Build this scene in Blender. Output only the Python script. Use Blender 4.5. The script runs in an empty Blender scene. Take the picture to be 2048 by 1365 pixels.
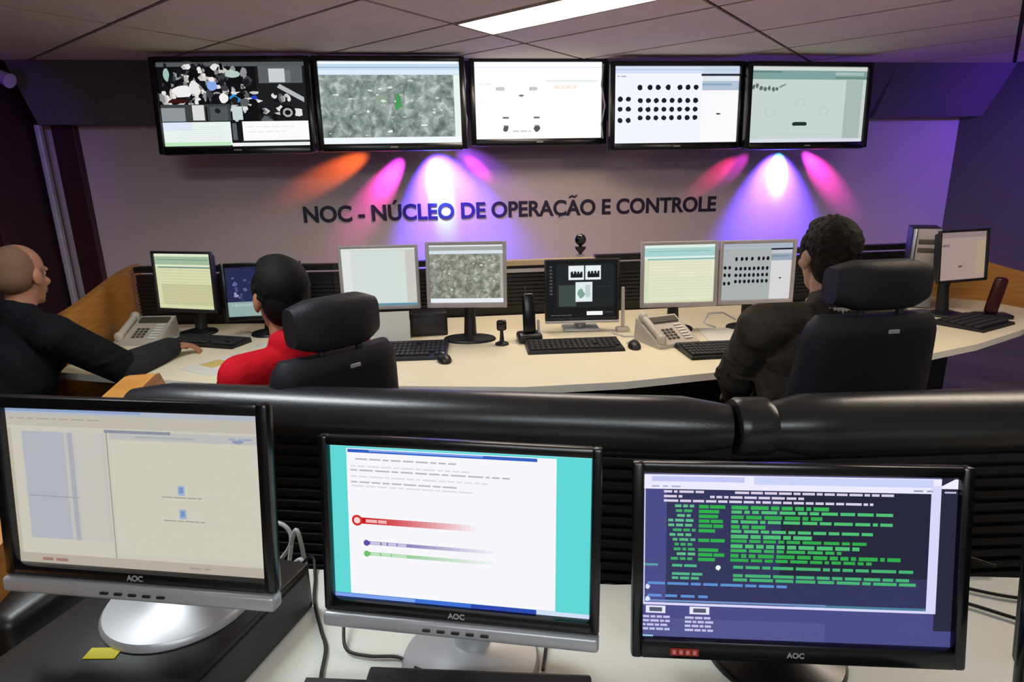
import bpy, bmesh, math, random
from mathutils import Vector, Matrix, Euler
R = math.radians
S = bpy.context.scene
COL = S.collection
rnd = random.Random(7)

# ------------------------------------------------------------------ camera
cam_d = bpy.data.cameras.new('camera'); cam_d.sensor_width = 36.0
cam_d.lens = 1200.46 / 2048 * 36.0; cam_d.clip_start = 0.02
cam = bpy.data.objects.new('camera', cam_d); COL.objects.link(cam)
PITCH, YAW, ROLL = R(14.9286), R(7.1535), R(1.2132)
cam.matrix_world = (Matrix.Translation((0, 0, 1.55)) @ Matrix.Rotation(-YAW, 4, 'Z')
                    @ Matrix.Rotation(math.pi / 2 - PITCH, 4, 'X') @ Matrix.Rotation(-ROLL, 4, 'Z'))
S.camera = cam

# ------------------------------------------------------------------ world, exposure
W = bpy.data.worlds.new('World'); S.world = W; W.use_nodes = True
W.node_tree.nodes['Background'].inputs[0].default_value = (0.17, 0.145, 0.14, 1)
W.node_tree.nodes['Background'].inputs[1].default_value = 0.9
S.view_settings.view_transform = 'Standard'; S.view_settings.look = 'None'
S.view_settings.exposure = 0.0; S.view_settings.gamma = 1.0; S.view_settings.use_curve_mapping = False
S.cycles.use_denoising = True
S.cycles.max_bounces = 6
S.cycles.sample_clamp_indirect = 4.0
LAMP = 22.0            # strength of the ceiling diffusers
LAMP_COL = (1.0, 0.85, 0.68)  # warm tubes over the back console
LAMP_COOL = (0.90, 0.97, 1.0)  # cooler tubes over the front console and in lamps added behind the viewer

# ------------------------------------------------------------------ coloured effect lights (two fixtures behind the televisions, one per side wall)
def spot(name, loc, target, color, power, size, blend=1.0, rad=0.012):
    l = bpy.data.lights.new(name, 'SPOT'); l.color = color; l.energy = power
    l.spot_size = R(size); l.spot_blend = blend; l.shadow_soft_size = rad
    o = bpy.data.objects.new(name, l); COL.objects.link(o); o.location = loc
    o.rotation_euler = (Vector(target) - Vector(loc)).to_track_quat('-Z', 'Y').to_euler()
    return o
FX1 = Vector((0.0, 4.78, 2.00)); FX2 = Vector((2.93, 4.78, 1.97))
BEAM = 6.0
def beams(F, lst):
    for (x, z, c, p, s) in lst:
        d = (Vector((x, 5.0, z)) - F).normalized()
        spot('effect_beam', F + d * 0.07, (x, 5.0, z), c, p * BEAM, s)
beams(FX1, [(0.06, 1.58, (0.06, 0.9, 0.95), 12, 30), (0.08, 1.42, (0.14, 0.75, 1.0), 16, 22),
            (-0.40, 1.50, (1.0, 0.06, 0.55), 19, 26), (-0.30, 1.62, (0.8, 0.06, 1.0), 14, 22),
            (-0.70, 1.66, (1.0, 0.16, 0.02), 15, 17), (0.37, 1.66, (1.0, 0.06, 0.75), 9, 16),
            (0.18, 1.05, (0.10, 0.05, 1.0), 80, 76), (0.42, 1.6, (0.32, 0.08, 1.0), 5, 40)])
beams(FX2, [(2.95, 1.60, (0.06, 0.9, 0.95), 14, 30),
            (2.42, 1.58, (1.0, 0.04, 0.22), 11, 17), (2.56, 1.62, (0.8, 0.05, 0.8), 6, 20),
            (3.34, 1.56, (1.0, 0.05, 0.6), 21, 25), (3.24, 1.66, (0.85, 0.06, 1.0), 7, 18),
            (2.92, 1.08, (0.10, 0.05, 1.0), 75, 72)])
spot('side_wall_beam', (5.0, 3.5, 2.15), (4.98, 4.35, 1.85), (0.16, 0.05, 1.0), 60, 130, rad=0.04)
spot('side_wall_beam', (-2.35, 3.9, 2.15), (-2.8, 4.35, 1.9), (0.22, 0.04, 0.9), 7, 110, rad=0.03)

# ------------------------------------------------------------------ materials
def lin(h):
    h = h.lstrip('#'); o = []
    for i in (0, 2, 4):
        c = int(h[i:i + 2], 16) / 255
        o.append(c / 12.92 if c <= 0.04045 else ((c + 0.055) / 1.055) ** 2.4)
    return (*o, 1.0)
MATS = {}
def mat(name, hexc, rough=0.5, metal=0.0, spec=0.5, var=0.06, scale=12.0, bump=0.0, bscale=200.0, coat=0.0):
    """Principled with a slight noise in its colour and, if asked, a fine noise bump."""
    if name in MATS: return MATS[name]
    m = bpy.data.materials.new(name); m.use_nodes = True; nt = m.node_tree; N, L = nt.nodes, nt.links
    b = N['Principled BSDF']; b.inputs['Roughness'].default_value = rough; b.inputs['Metallic'].default_value = metal
    b.inputs['Specular IOR Level'].default_value = spec; b.inputs['Coat Weight'].default_value = coat
    tc = N.new('ShaderNodeTexCoord'); nz = N.new('ShaderNodeTexNoise'); nz.inputs['Scale'].default_value = scale
    nz.inputs['Detail'].default_value = 4; L.new(tc.outputs['Object'], nz.inputs['Vector'])
    cr = N.new('ShaderNodeValToRGB'); c = lin(hexc)
    cr.color_ramp.elements[0].position = 0.3; cr.color_ramp.elements[1].position = 0.7
    cr.color_ramp.elements[0].color = tuple(x * (1 - var) for x in c[:3]) + (1,)
    cr.color_ramp.elements[1].color = tuple(min(1, x * (1 + var)) for x in c[:3]) + (1,)
    L.new(nz.outputs['Fac'], cr.inputs['Fac']); L.new(cr.outputs['Color'], b.inputs['Base Color'])
    if bump > 0:
        n2 = N.new('ShaderNodeTexNoise'); n2.inputs['Scale'].default_value = bscale; n2.inputs['Detail'].default_value = 3
        L.new(tc.outputs['Object'], n2.inputs['Vector'])
        bp = N.new('ShaderNodeBump'); bp.inputs['Strength'].default_value = bump; bp.inputs['Distance'].default_value = 0.01
        L.new(n2.outputs['Fac'], bp.inputs['Height']); L.new(bp.outputs['Normal'], b.inputs['Normal'])
    MATS[name] = m; return m
def wood(name, h1, h2, rough=0.4):
    m = bpy.data.materials.new(name); m.use_nodes = True; nt = m.node_tree; N, L = nt.nodes, nt.links
    b = N['Principled BSDF']; b.inputs['Roughness'].default_value = rough
    tc = N.new('ShaderNodeTexCoord'); mp = N.new('ShaderNodeMapping'); mp.inputs['Scale'].default_value = (3, 3, 30)
    nz = N.new('ShaderNodeTexNoise'); nz.inputs['Scale'].default_value = 2.2; nz.inputs['Detail'].default_value = 6
    cr = N.new('ShaderNodeValToRGB'); cr.color_ramp.elements[0].position = .3; cr.color_ramp.elements[1].position = .72
    cr.color_ramp.elements[0].color = lin(h1); cr.color_ramp.elements[1].color = lin(h2)
    L.new(tc.outputs['Object'], mp.inputs['Vector']); L.new(mp.outputs['Vector'], nz.inputs['Vector'])
    L.new(nz.outputs['Fac'], cr.inputs['Fac']); L.new(cr.outputs['Color'], b.inputs['Base Color'])
    return m
def glow(h, k=1.0):
    key = 'glow_%s_%.2f' % (h, k)
    if key in MATS: return MATS[key]
    m = bpy.data.materials.new('screen_glow'); m.use_nodes = True; b = m.node_tree.nodes['Principled BSDF']
    b.inputs['Base Color'].default_value = (0.004, 0.004, 0.004, 1); b.inputs['Roughness'].default_value = 0.35
    b.inputs['Specular IOR Level'].default_value = 0.15
    b.inputs['Emission Color'].default_value = lin(h); b.inputs['Emission Strength'].default_value = k
    MATS[key] = m; return m
def glow_noise(name, stops, scale, detail=5, k=1.0, kind='noise', stretch=(1, 1, 1)):
    """A lit picture made of noise: aerial map, camera image."""
    m = bpy.data.materials.new(name); m.use_nodes = True; nt = m.node_tree; N, L = nt.nodes, nt.links
    b = N['Principled BSDF']; b.inputs['Base Color'].default_value = (0.004, 0.004, 0.004, 1)
    b.inputs['Specular IOR Level'].default_value = 0.15; b.inputs['Emission Strength'].default_value = k
    tc = N.new('ShaderNodeTexCoord'); mp = N.new('ShaderNodeMapping'); mp.inputs['Scale'].default_value = stretch
    L.new(tc.outputs['Object'], mp.inputs['Vector'])
    nz = N.new('ShaderNodeTexNoise'); nz.inputs['Scale'].default_value = scale; nz.inputs['Detail'].default_value = detail
    nz.inputs['Roughness'].default_value = 0.62; nz.inputs['Distortion'].default_value = 0.6
    L.new(mp.outputs['Vector'], nz.inputs['Vector'])
    cr = N.new('ShaderNodeValToRGB'); el = cr.color_ramp.elements
    while len(el) < len(stops): el.new(0.5)
    for e, (p, h) in zip(el, stops): e.position = p; e.color = lin(h)
    L.new(nz.outputs['Fac'], cr.inputs['Fac']); L.new(cr.outputs['Color'], b.inputs['Emission Color'])
    return m

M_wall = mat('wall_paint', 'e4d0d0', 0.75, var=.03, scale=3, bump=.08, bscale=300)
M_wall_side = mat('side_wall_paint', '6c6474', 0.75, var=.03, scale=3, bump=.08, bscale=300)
M_maroon = mat('maroon_panel', '2e1016', 0.55, var=.15, scale=4)
M_jamb = mat('maroon_jamb', '3a141a', 0.45, var=.1)
M_soffit = mat('soffit_panel', '6a6268', 0.7, var=.05, scale=5)
M_ceil = mat('ceiling_tile', 'dccac0', 0.8, var=.04, scale=6, bump=.05, bscale=400)
M_gap = mat('ceiling_gap', '2a1a1c', 0.8)
M_carpet = mat('grey_carpet', '8a8276', 0.95, var=.15, scale=60, bump=.6, bscale=500)
M_cream = mat('cream_laminate', 'ece2c6', 0.42, var=.02, scale=5)
M_cream_edge = mat('cream_edge', 'e6e2da', 0.4, var=.02)
M_greydesk = mat('pale_grey_laminate', 'd9dad3', 0.4, var=.02, scale=5)
M_wood = wood('beech_veneer', 'a86c2c', 'c28b45')
M_black = mat('black_plastic', '131315', 0.42, var=.1, scale=30)
M_gloss = mat('gloss_black_plastic', '0c0c0e', 0.24, var=.05)
M_dark = mat('charcoal_plastic', '26262a', 0.5, var=.1)
M_silver = mat('silver_plastic', 'b3b3b6', 0.36, metal=.35, var=.03)
M_silver_dk = mat('grey_silver_plastic', 'a8a1a4', 0.4, metal=.0, var=.04)
M_alu = mat('brushed_aluminium', 'b9b9bb', 0.3, metal=.9, var=.04)
M_leather = mat('black_leather', '1a1b21', 0.5, spec=.35, var=.12, scale=20, bump=.25, bscale=350)
M_vinyl = mat('black_vinyl', '222326', 0.30, spec=.7, var=.08, scale=8, bump=.05, bscale=250)
M_slat = mat('black_slat', '17171a', 0.45, var=.1)
M_skin = mat('skin', 'b98a70', 0.55, var=.08, scale=25)
M_skin2 = mat('skin_tan', 'a06f52', 0.55, var=.08, scale=25)
M_hair = mat('black_hair', '0b0a09', 0.7, spec=.2, var=.35, scale=90, bump=.3, bscale=220)
M_hair3 = mat('dark_brown_hair', '1d1511', 0.7, spec=.2, var=.5, scale=60, bump=.4, bscale=160)
M_stubble = mat('grey_stubble', '735645', 0.8, spec=.2, var=.1, scale=200, bump=.3, bscale=400)
M_jacket1 = mat('black_jacket_cloth', '101215', 0.85, spec=.12, var=.2, scale=14, bump=.5, bscale=60)
M_sleeve = mat('grey_jacket_cloth', '26282b', 0.85, spec=.12, var=.15, scale=14, bump=.5, bscale=60)
M_red = mat('red_shirt_cloth', 'b8101f', 0.8, spec=.12, var=.1, scale=14, bump=.4, bscale=60)
M_jacket3 = mat('dark_brown_jacket_cloth', '403a34', 0.85, spec=.12, var=.35, scale=22, bump=.9, bscale=26)
M_white_cloth = mat('white_cotton', 'd8d4cf', 0.8, var=.03)
M_trouser = mat('dark_trouser_cloth', '20222a', 0.85, spec=.12, var=.15, bump=.3, bscale=90)
M_shoe = mat('black_shoe', '121212', 0.4)
M_eye = mat('eye', 'e8e4de', 0.2)
M_letter = mat('dark_lettering', '2b2140', 0.5)
M_paper = mat('white_paper', 'dcdad2', 0.8, var=.02)
M_phone = mat('phone_grey', 'b9b1a6', 0.5, var=.04)
M_phone_dk = mat('phone_dark_grey', '4a4640', 0.5)
M_beige = mat('beige_cap', 'b09a7c', 0.35)
M_yellow = mat('yellow_sticker', 'e6d81c', 0.5)
M_cable_b = mat('black_cable', '141416', 0.5)
M_cable_w = mat('white_cable', 'c4c4c4', 0.5)
M_darkred = mat('dark_red_plastic', '3a0d12', 0.3)
M_rubber = mat('black_rubber', '0e0e0e', 0.7)
M_lamp = bpy.data.materials.new('lamp_diffuser'); M_lamp.use_nodes = True
_b = M_lamp.node_tree.nodes['Principled BSDF']; _b.inputs['Base Color'].default_value = (.9, .9, .88, 1)
_b.inputs['Emission Color'].default_value = (*LAMP_COL, 1); _b.inputs['Emission Strength'].default_value = LAMP * 1.05

M_lamp_cool = M_lamp.copy(); M_lamp_cool.name = 'lamp_diffuser_cool'
_b = M_lamp_cool.node_tree.nodes['Principled BSDF']; _b.inputs['Emission Color'].default_value = (*LAMP_COOL, 1); _b.inputs['Emission Strength'].default_value = LAMP * 1.25

# ------------------------------------------------------------------ mesh builder
class MB:
    def __init__(s): s.bm = bmesh.new(); s.mats = []
    def mi(s, m):
        if m not in s.mats: s.mats.append(m)
        return s.mats.index(m)
    def poly(s, pts, m):
        f = s.bm.faces.new([s.bm.verts.new(p) for p in pts]); f.material_index = s.mi(m); return f
    def box(s, c, size, m, bev=0.0, rot=None, seg=2):
        """box centred on c; rot is a Matrix or z angle"""
        T = Matrix.Translation(c)
        if rot is not None: T = T @ (rot.to_4x4() if isinstance(rot, Matrix) else Matrix.Rotation(rot, 4, 'Z'))
        r = bmesh.ops.create_cube(s.bm, size=1.0, matrix=Matrix.Diagonal((*size, 1)))
        vs = r['verts']; fs = list({f for v in vs for f in v.link_faces})
        if bev > 0:
            es = list({e for v in vs for e in v.link_edges})
            o = bmesh.ops.bevel(s.bm, geom=es, offset=min(bev, min(size) * .49), segments=seg, affect='EDGES', profile=.5)
            vs = list({v for f in o['faces'] for v in f.verts} | {v for v in vs if v.is_valid})
            fs = list({f for v in vs for f in v.link_faces})
        bmesh.ops.transform(s.bm, matrix=T, verts=vs)
        i = s.mi(m)
        for f in fs: f.material_index = i
    def prism(s, pts, z0, z1, m, m_side=None):
        b = [s.bm.verts.new((x, y, z0)) for x, y in pts]; t = [s.bm.verts.new((x, y, z1)) for x, y in pts]
        n = len(pts); i = s.mi(m); j = s.mi(m_side or m)
        f = s.bm.faces.new(t); f.material_index = i; f = s.bm.faces.new(b[::-1]); f.material_index = j
        for k in range(n):
            f = s.bm.faces.new((b[k], b[(k + 1) % n], t[(k + 1) % n], t[k])); f.material_index = j
    def loft(s, rings, m, closed=True, caps=True, smooth=True):
        V = [[s.bm.verts.new(p) for p in r] for r in rings]; i = s.mi(m); n = len(rings[0])
        for a, b in zip(V, V[1:]):
            for k in range(n if closed else n - 1):
                f = s.bm.faces.new((a[k], a[(k + 1) % n], b[(k + 1) % n], b[k])); f.material_index = i; f.smooth = smooth
        if caps:
            for r in (V[0][::-1], V[-1]):
                f = s.bm.faces.new(r); f.material_index = i
    def cyl(s, p0, p1, r0, m, r1=None, n=20, caps=True):
        s.tube([p0, p1], [r0, r0 if r1 is None else r1], m, n, caps)
    def tube(s, pts, r, m, n=10, caps=True):
        pts = [Vector(p) for p in pts]
        rr = r if isinstance(r, (list, tuple)) else [r] * len(pts)
        rings = []; prev = None
        for k, p in enumerate(pts):
            d = (pts[min(k + 1, len(pts) - 1)] - pts[max(k - 1, 0)]).normalized()
            u = prev - d * prev.dot(d) if prev is not None else d.orthogonal()
            if u.length < 1e-6: u = d.orthogonal()
            u.normalize(); prev = u; v = d.cross(u)
            rings.append([p + (u * math.cos(a) + v * math.sin(a)) * rr[k] for a in (2 * math.pi * j / n for j in range(n))])
        s.loft(rings, m, caps=caps)
    def capsule(s, p0, p1, r0, r1, m, n=16, h=5):
        p0, p1 = Vector(p0), Vector(p1); d = p1 - p0
        if d.length < 1e-6: d = Vector((0, 0, 1e-4)); p1 = p0 + d
        d.normalize(); u = d.orthogonal().normalized(); v = d.cross(u); rings = []
        for (c, r, rng) in ((p0, r0, [-90 + 90 * k / h for k in range(h + 1)]), (p1, r1, [90 * k / h for k in range(h + 1)])):
            for a in rng:
                ra = max(1e-5, r * math.cos(R(a))); q = c + d * (r * math.sin(R(a)))
                rings.append([q + (u * math.cos(t) + v * math.sin(t)) * ra for t in (2 * math.pi * j / n for j in range(n))])
        s.loft(rings, m)
    def ell(s, c, r, m, rot=None, seg=24, ring=16):
        T = Matrix.Translation(c) @ (rot.to_4x4() if rot is not None else Matrix()) @ Matrix.Diagonal((*r, 1))
        o = bmesh.ops.create_uvsphere(s.bm, u_segments=seg, v_segments=ring, radius=1.0, matrix=T)
        i = s.mi(m)
        for f in {f for v in o['verts'] for f in v.link_faces}: f.material_index = i; f.smooth = True
    def lathe(s, prof, m, n=32, c=(0, 0, 0), sx=1, sy=1):
        rings = [[(c[0] + sx * max(r, 1e-5) * math.cos(2 * math.pi * k / n), c[1] + sy * max(r, 1e-5) * math.sin(2 * math.pi * k / n), c[2] + z) for k in range(n)] for r, z in prof]
        s.loft(rings, m)
    def text(s, body, m, size, loc, rot=None, depth=0.0, align='CENTER', bold=0.0, width=None, cap=None):
        """lettering as mesh; local plane XY turned by rot"""
        cu = bpy.data.curves.new('lettering', 'FONT'); cu.body = body; cu.size = size; cu.extrude = depth; cu.offset = bold
        cu.align_x = align; o = bpy.data.objects.new('lettering', cu); COL.objects.link(o)
        dg = bpy.context.evaluated_depsgraph_get(); me = bpy.data.meshes.new_from_object(o.evaluated_get(dg))
        xs = [v.co.x for v in me.vertices]; sx = 1.0
        if width: sx = width / (max(xs) - min(xs))
        sy = 1.0
        if cap: sy = cap / (size * 0.73)
        T = Matrix.Translation(loc) @ (rot.to_4x4() if rot is not None else Matrix()) @ Matrix.Diagonal((sx, sy, 1, 1))
        i = s.mi(m); vs = [s.bm.verts.new(T @ v.co) for v in me.vertices]
        for p in me.polygons:
            try: f = s.bm.faces.new([vs[k] for k in p.vertices]); f.material_index = i
            except ValueError: pass
        COL.objects.unlink(o); bpy.data.objects.remove(o)
    def build(s, name, parent=None, smooth=None, loc=None, rot=None):
        bmesh.ops.recalc_face_normals(s.bm, faces=s.bm.faces)
        me = bpy.data.meshes.new(name); s.bm.to_mesh(me); s.bm.free()
        for m in s.mats: me.materials.append(m)
        o = bpy.data.objects.new(name, me); COL.objects.link(o)
        if smooth is not None:
            me.polygons.foreach_set('use_smooth', [True] * len(me.polygons)); me.set_sharp_from_angle(angle=R(smooth))
        if parent: o.parent = parent
        if loc is not None: o.location = loc
        if rot is not None: o.rotation_euler = rot
        return o

def tag(o, label=None, cat=None, group=None, kind=None):
    if label: o['label'] = label
    if cat: o['category'] = cat
    if group: o['group'] = group
    if kind: o['kind'] = kind
    return o
def thing(name, label, cat, loc=(0, 0, 0), rz=0.0, group=None):
    o = bpy.data.objects.new(name, None); COL.objects.link(o); o.empty_display_size = .05
    o.location = loc; o.rotation_euler = (0, 0, rz)
    return tag(o, label, cat, group)
def struct(name, mb, smooth=None):
    return tag(mb.build(name, smooth=smooth), kind='structure')
def copy_tree(o, parent=None):
    c = o.copy(); COL.objects.link(c)
    if parent: c.parent = parent
    for ch in list(o.children): copy_tree(ch, c)
    return c

# ------------------------------------------------------------------ the room
CEIL = 2.39
b = MB(); b.box((1.0, 2.0, -0.05), (10, 9, 0.1), M_carpet); struct('floor', b)
b = MB(); b.box((0.95, 5.05, CEIL / 2), (7.5, 0.1, CEIL), M_wall); struct('wall_back', b)
b = MB(); b.box((-2.81, 1.5, CEIL / 2), (0.1, 7.2, CEIL), M_maroon)
for k in range(7): b.box((-2.755, -1.4 + k * 0.95, CEIL / 2), (0.012, 0.02, CEIL), M_jamb)
struct('wall_left', b)
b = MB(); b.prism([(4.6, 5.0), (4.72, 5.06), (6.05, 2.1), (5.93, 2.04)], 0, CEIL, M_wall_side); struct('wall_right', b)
# ceiling: slab with recessed joints between tiles, the grid turned 45 degrees to the wall
b = MB(); b.box((1.0, 2.0, CEIL + 0.06), (10, 9, 0.1), M_gap)
ga = R(45.24); dA = Vector((-math.cos(ga), math.sin(ga), 0)); dB = Vector((math.sin(ga), math.cos(ga), 0))
LA = [-3.1, -2.45, -1.8, -1.15, -.5, .15, .8, 1.467, 2.055, 2.678, 3.343, 4.05, 4.70, 5.35, 6.0, 6.65]
LB = [-8.75, -7.5, -6.25, -5.0, -3.75, -2.5, -1.25, 0.003, 1.245, 2.467, 3.78, 5.03, 6.28]
# recessed luminaires occupy a half tile: (A index, B index)
LUM = [(9, 8), (9, 6), (5, 8), (3, 5), (2, 6), (2, 5)]  # unseen lamps behind the viewer are added to put a highlight on the bolster
G = 0.012
def cell(a0, a1, b0, b1, z, m, mb):
    P = [dB * a + dA * c_ for a, c_ in ((a0 + G, b0 + G), (a1 - G, b0 + G), (a1 - G, b1 - G), (a0 + G, b1 - G))]
    if all(p.x < -2.9 or p.x > 5.9 or p.y > 5.2 or p.y < -2.4 for p in P): return
    lo = [mb.bm.verts.new((p.x, p.y, z)) for p in P]; hi = [mb.bm.verts.new((p.x, p.y, z + 0.02)) for p in P]
    i = mb.mi(m)
    for q in ([lo[0], lo[1], lo[2], lo[3]], hi[::-1], *[[lo[k], lo[(k + 1) % 4], hi[(k + 1) % 4], hi[k]] for k in range(4)]):
        f = mb.bm.faces.new(q); f.material_index = i
for i in range(len(LA) - 1):
    for j in range(len(LB) - 1):
        if (i, j) in LUM: cell(LA[i] + 0.345, LA[i + 1], LB[j], LB[j + 1], CEIL, M_ceil, b)
        elif i == 9: cell(LA[i], LA[i] + .345, LB[j], LB[j + 1], CEIL, M_ceil, b); cell(LA[i] + .345, LA[i + 1], LB[j], LB[j + 1], CEIL, M_ceil, b)
        else: cell(LA[i], LA[i + 1], LB[j], LB[j + 1], CEIL, M_ceil, b)
struct('ceiling', b)
LUM_LABEL = {(9, 8): 'bright white recessed strip light in the ceiling above the wall televisions',
             (9, 6): 'recessed ceiling strip light beyond the right end of the back console',
             (5, 8): 'recessed ceiling strip light over the front console',
             (2, 6): 'recessed ceiling strip light added behind the viewer, the leftmost of three',
             (2, 5): 'recessed ceiling strip light added behind the viewer, the middle of three',
             (3, 5): 'recessed ceiling strip light added behind the viewer, the rightmost of three'}
for (i, j) in LUM:
    a0, a1, b0, b1 = LA[i] + .012, LA[i] + .333, LB[j] + .012, LB[j + 1] - .012
    c = dB * ((a0 + a1) / 2) + dA * ((b0 + b1) / 2); ang = math.atan2(dA.y, dA.x)
    t = thing('ceiling_light', LUM_LABEL[(i, j)], 'ceiling light', (c.x, c.y, CEIL), ang, 'recessed ceiling strip lights')
    l, w = b1 - b0, a1 - a0
    f = MB()
    for sy in (-1, 1): f.box((0, sy * (w / 2 - .006), .006), (l, .012, .022), M_ceil)
    for sx in (-1, 1): f.box((sx * (l / 2 - .006), 0, .006), (.012, w, .022), M_ceil)
    f.build('frame', t)
    f = MB(); f.box((0, 0, .003), (l - .025, w - .025, .008), M_lamp if i == 9 else M_lamp_cool); f.build('diffuser', t)
# sloped soffit band over the back wall
def soffit(name, xb0, xb1, xt0, xt1):
    b = MB(); yb, yt, zb = 4.84, 4.68, 2.0
    P = [(xb0, 5.0, zb), (xb1, 5.0, zb), (xb1 + .06 * (xb1 > 3), yb, zb), (xb0, yb, zb), (xt0, 5.0, CEIL), (xt1, 5.0, CEIL), (xt1, yt, CEIL), (xt0, yt, CEIL)]
    for q in ((0, 1, 2, 3), (4, 5, 6, 7), (3, 2, 6, 7), (0, 3, 7, 4), (1, 2, 6, 5), (0, 1, 5, 4)): b.poly([P[k] for k in q], M_soffit)
    return struct(name, b)
soffit('trim_1', -2.70, 3.60, -2.74, 3.70)
soffit('trim_2', 3.606, 4.60, 3.706, 4.76)
# left corner: maroon jamb and a bright metal edge strip
b = MB(); b.box((-2.60, 4.965, 1.0), (0.15, 0.07, 2.0), M_jamb, .004); struct('trim_3', b)
b = MB(); b.box((-2.715, 4.86, 1.0), (0.035, 0.05, 2.0), mat('pale_metal_strip', 'c9c1ca', .35), .008); struct('trim_4', b)
b = MB(); b.box((0.95, 4.992, 0.05), (7.2, 0.016, 0.1), M_jamb, .003); struct('baseboard_back', b)

# ------------------------------------------------------------------ wall lettering
sign = thing('wall_lettering', 'dark lettering reading NOC - NÚCLEO DE OPERAÇÃO E CONTROLE on the back wall', 'sign', (0.70, 4.998, 1.268))
def advance(txt, size=0.17):
    cu = bpy.data.curves.new('lettering', 'FONT'); cu.body = txt; cu.size = size; o = bpy.data.objects.new('lettering', cu); COL.objects.link(o)
    me = bpy.data.meshes.new_from_object(o.evaluated_get(bpy.context.evaluated_depsgraph_get())); xs = [v.co.x for v in me.vertices]
    COL.objects.unlink(o); bpy.data.objects.remove(o); return min(xs), max(xs)
LET = 'NOC - NÚCLEO DE OPERAÇAO E CONTROLE'
b = MB(); b.text(LET, M_letter, 0.17, (0, 0, 0), Matrix.Rotation(R(90), 3, 'X'), depth=.0025, bold=.0052, width=3.42, cap=.125)
x0, x1 = advance(LET); _, xa = advance(LET[:LET.index('AO E')]); _, xb = advance(LET[:LET.index('AO E') + 1]); k_ = 3.42 / (x1 - x0)
xc = ((xa + xb) / 2 + .003 - (x0 + x1) / 2) * k_
b.tube([(xc + (-.034 + .0068 * q), 0, .148 + .007 * math.sin(-math.pi * .9 + q * math.pi * .18 * 2 * .5 * 2)) for q in range(11)], .0075, M_letter, 8)
b.build('letters', sign)

# ------------------------------------------------------------------ lit screens
class Scr:
    """the picture on a screen: flat coloured shapes, u to the right and v downwards in 0..1"""
    def __init__(s, w, h, base, k=1.0):
        s.w, s.h, s.k, s.mb = w, h, k, MB(); s.n = 0
        s.rect(0, 0, 1, 1, base)
    def P(s, u, v, l): return ((u - .5) * s.w, -l * 0.00012, (.5 - v) * s.h)
    def rect(s, u0, v0, u1, v1, c, l=None):
        s.n = s.n if l is None else l
        m = c if not isinstance(c, str) else glow(c, s.k)
        s.mb.poly([s.P(u0, v1, s.n), s.P(u1, v1, s.n), s.P(u1, v0, s.n), s.P(u0, v0, s.n)], m)
    def quad(s, pts, c, l): s.mb.poly([s.P(u, v, l) for u, v in pts], glow(c, s.k))
    def blob(s, u, v, ru, rv, c, l, n=10, rough=.25):
        s.mb.poly([s.P(u + ru * math.cos(a) * (1 + rnd.uniform(-rough, rough)), v + rv * math.sin(a) * (1 + rnd.uniform(-rough, rough)), l) for a in (2 * math.pi * k / n for k in range(n))], glow(c, s.k))
    def words(s, u0, v, u1, hgt, c, l, gap=.012, wmin=.015, wmax=.06):
        u = u0
        while u < u1 - wmin:
            w = min(rnd.uniform(wmin, wmax), u1 - u); s.rect(u, v, u + w, v + hgt, c, l); u += w + gap
    def build(s, parent, y, tz=0, name='screen'):
        o = s.mb.build(name, parent); o.location = (0, y, tz); return o

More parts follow.
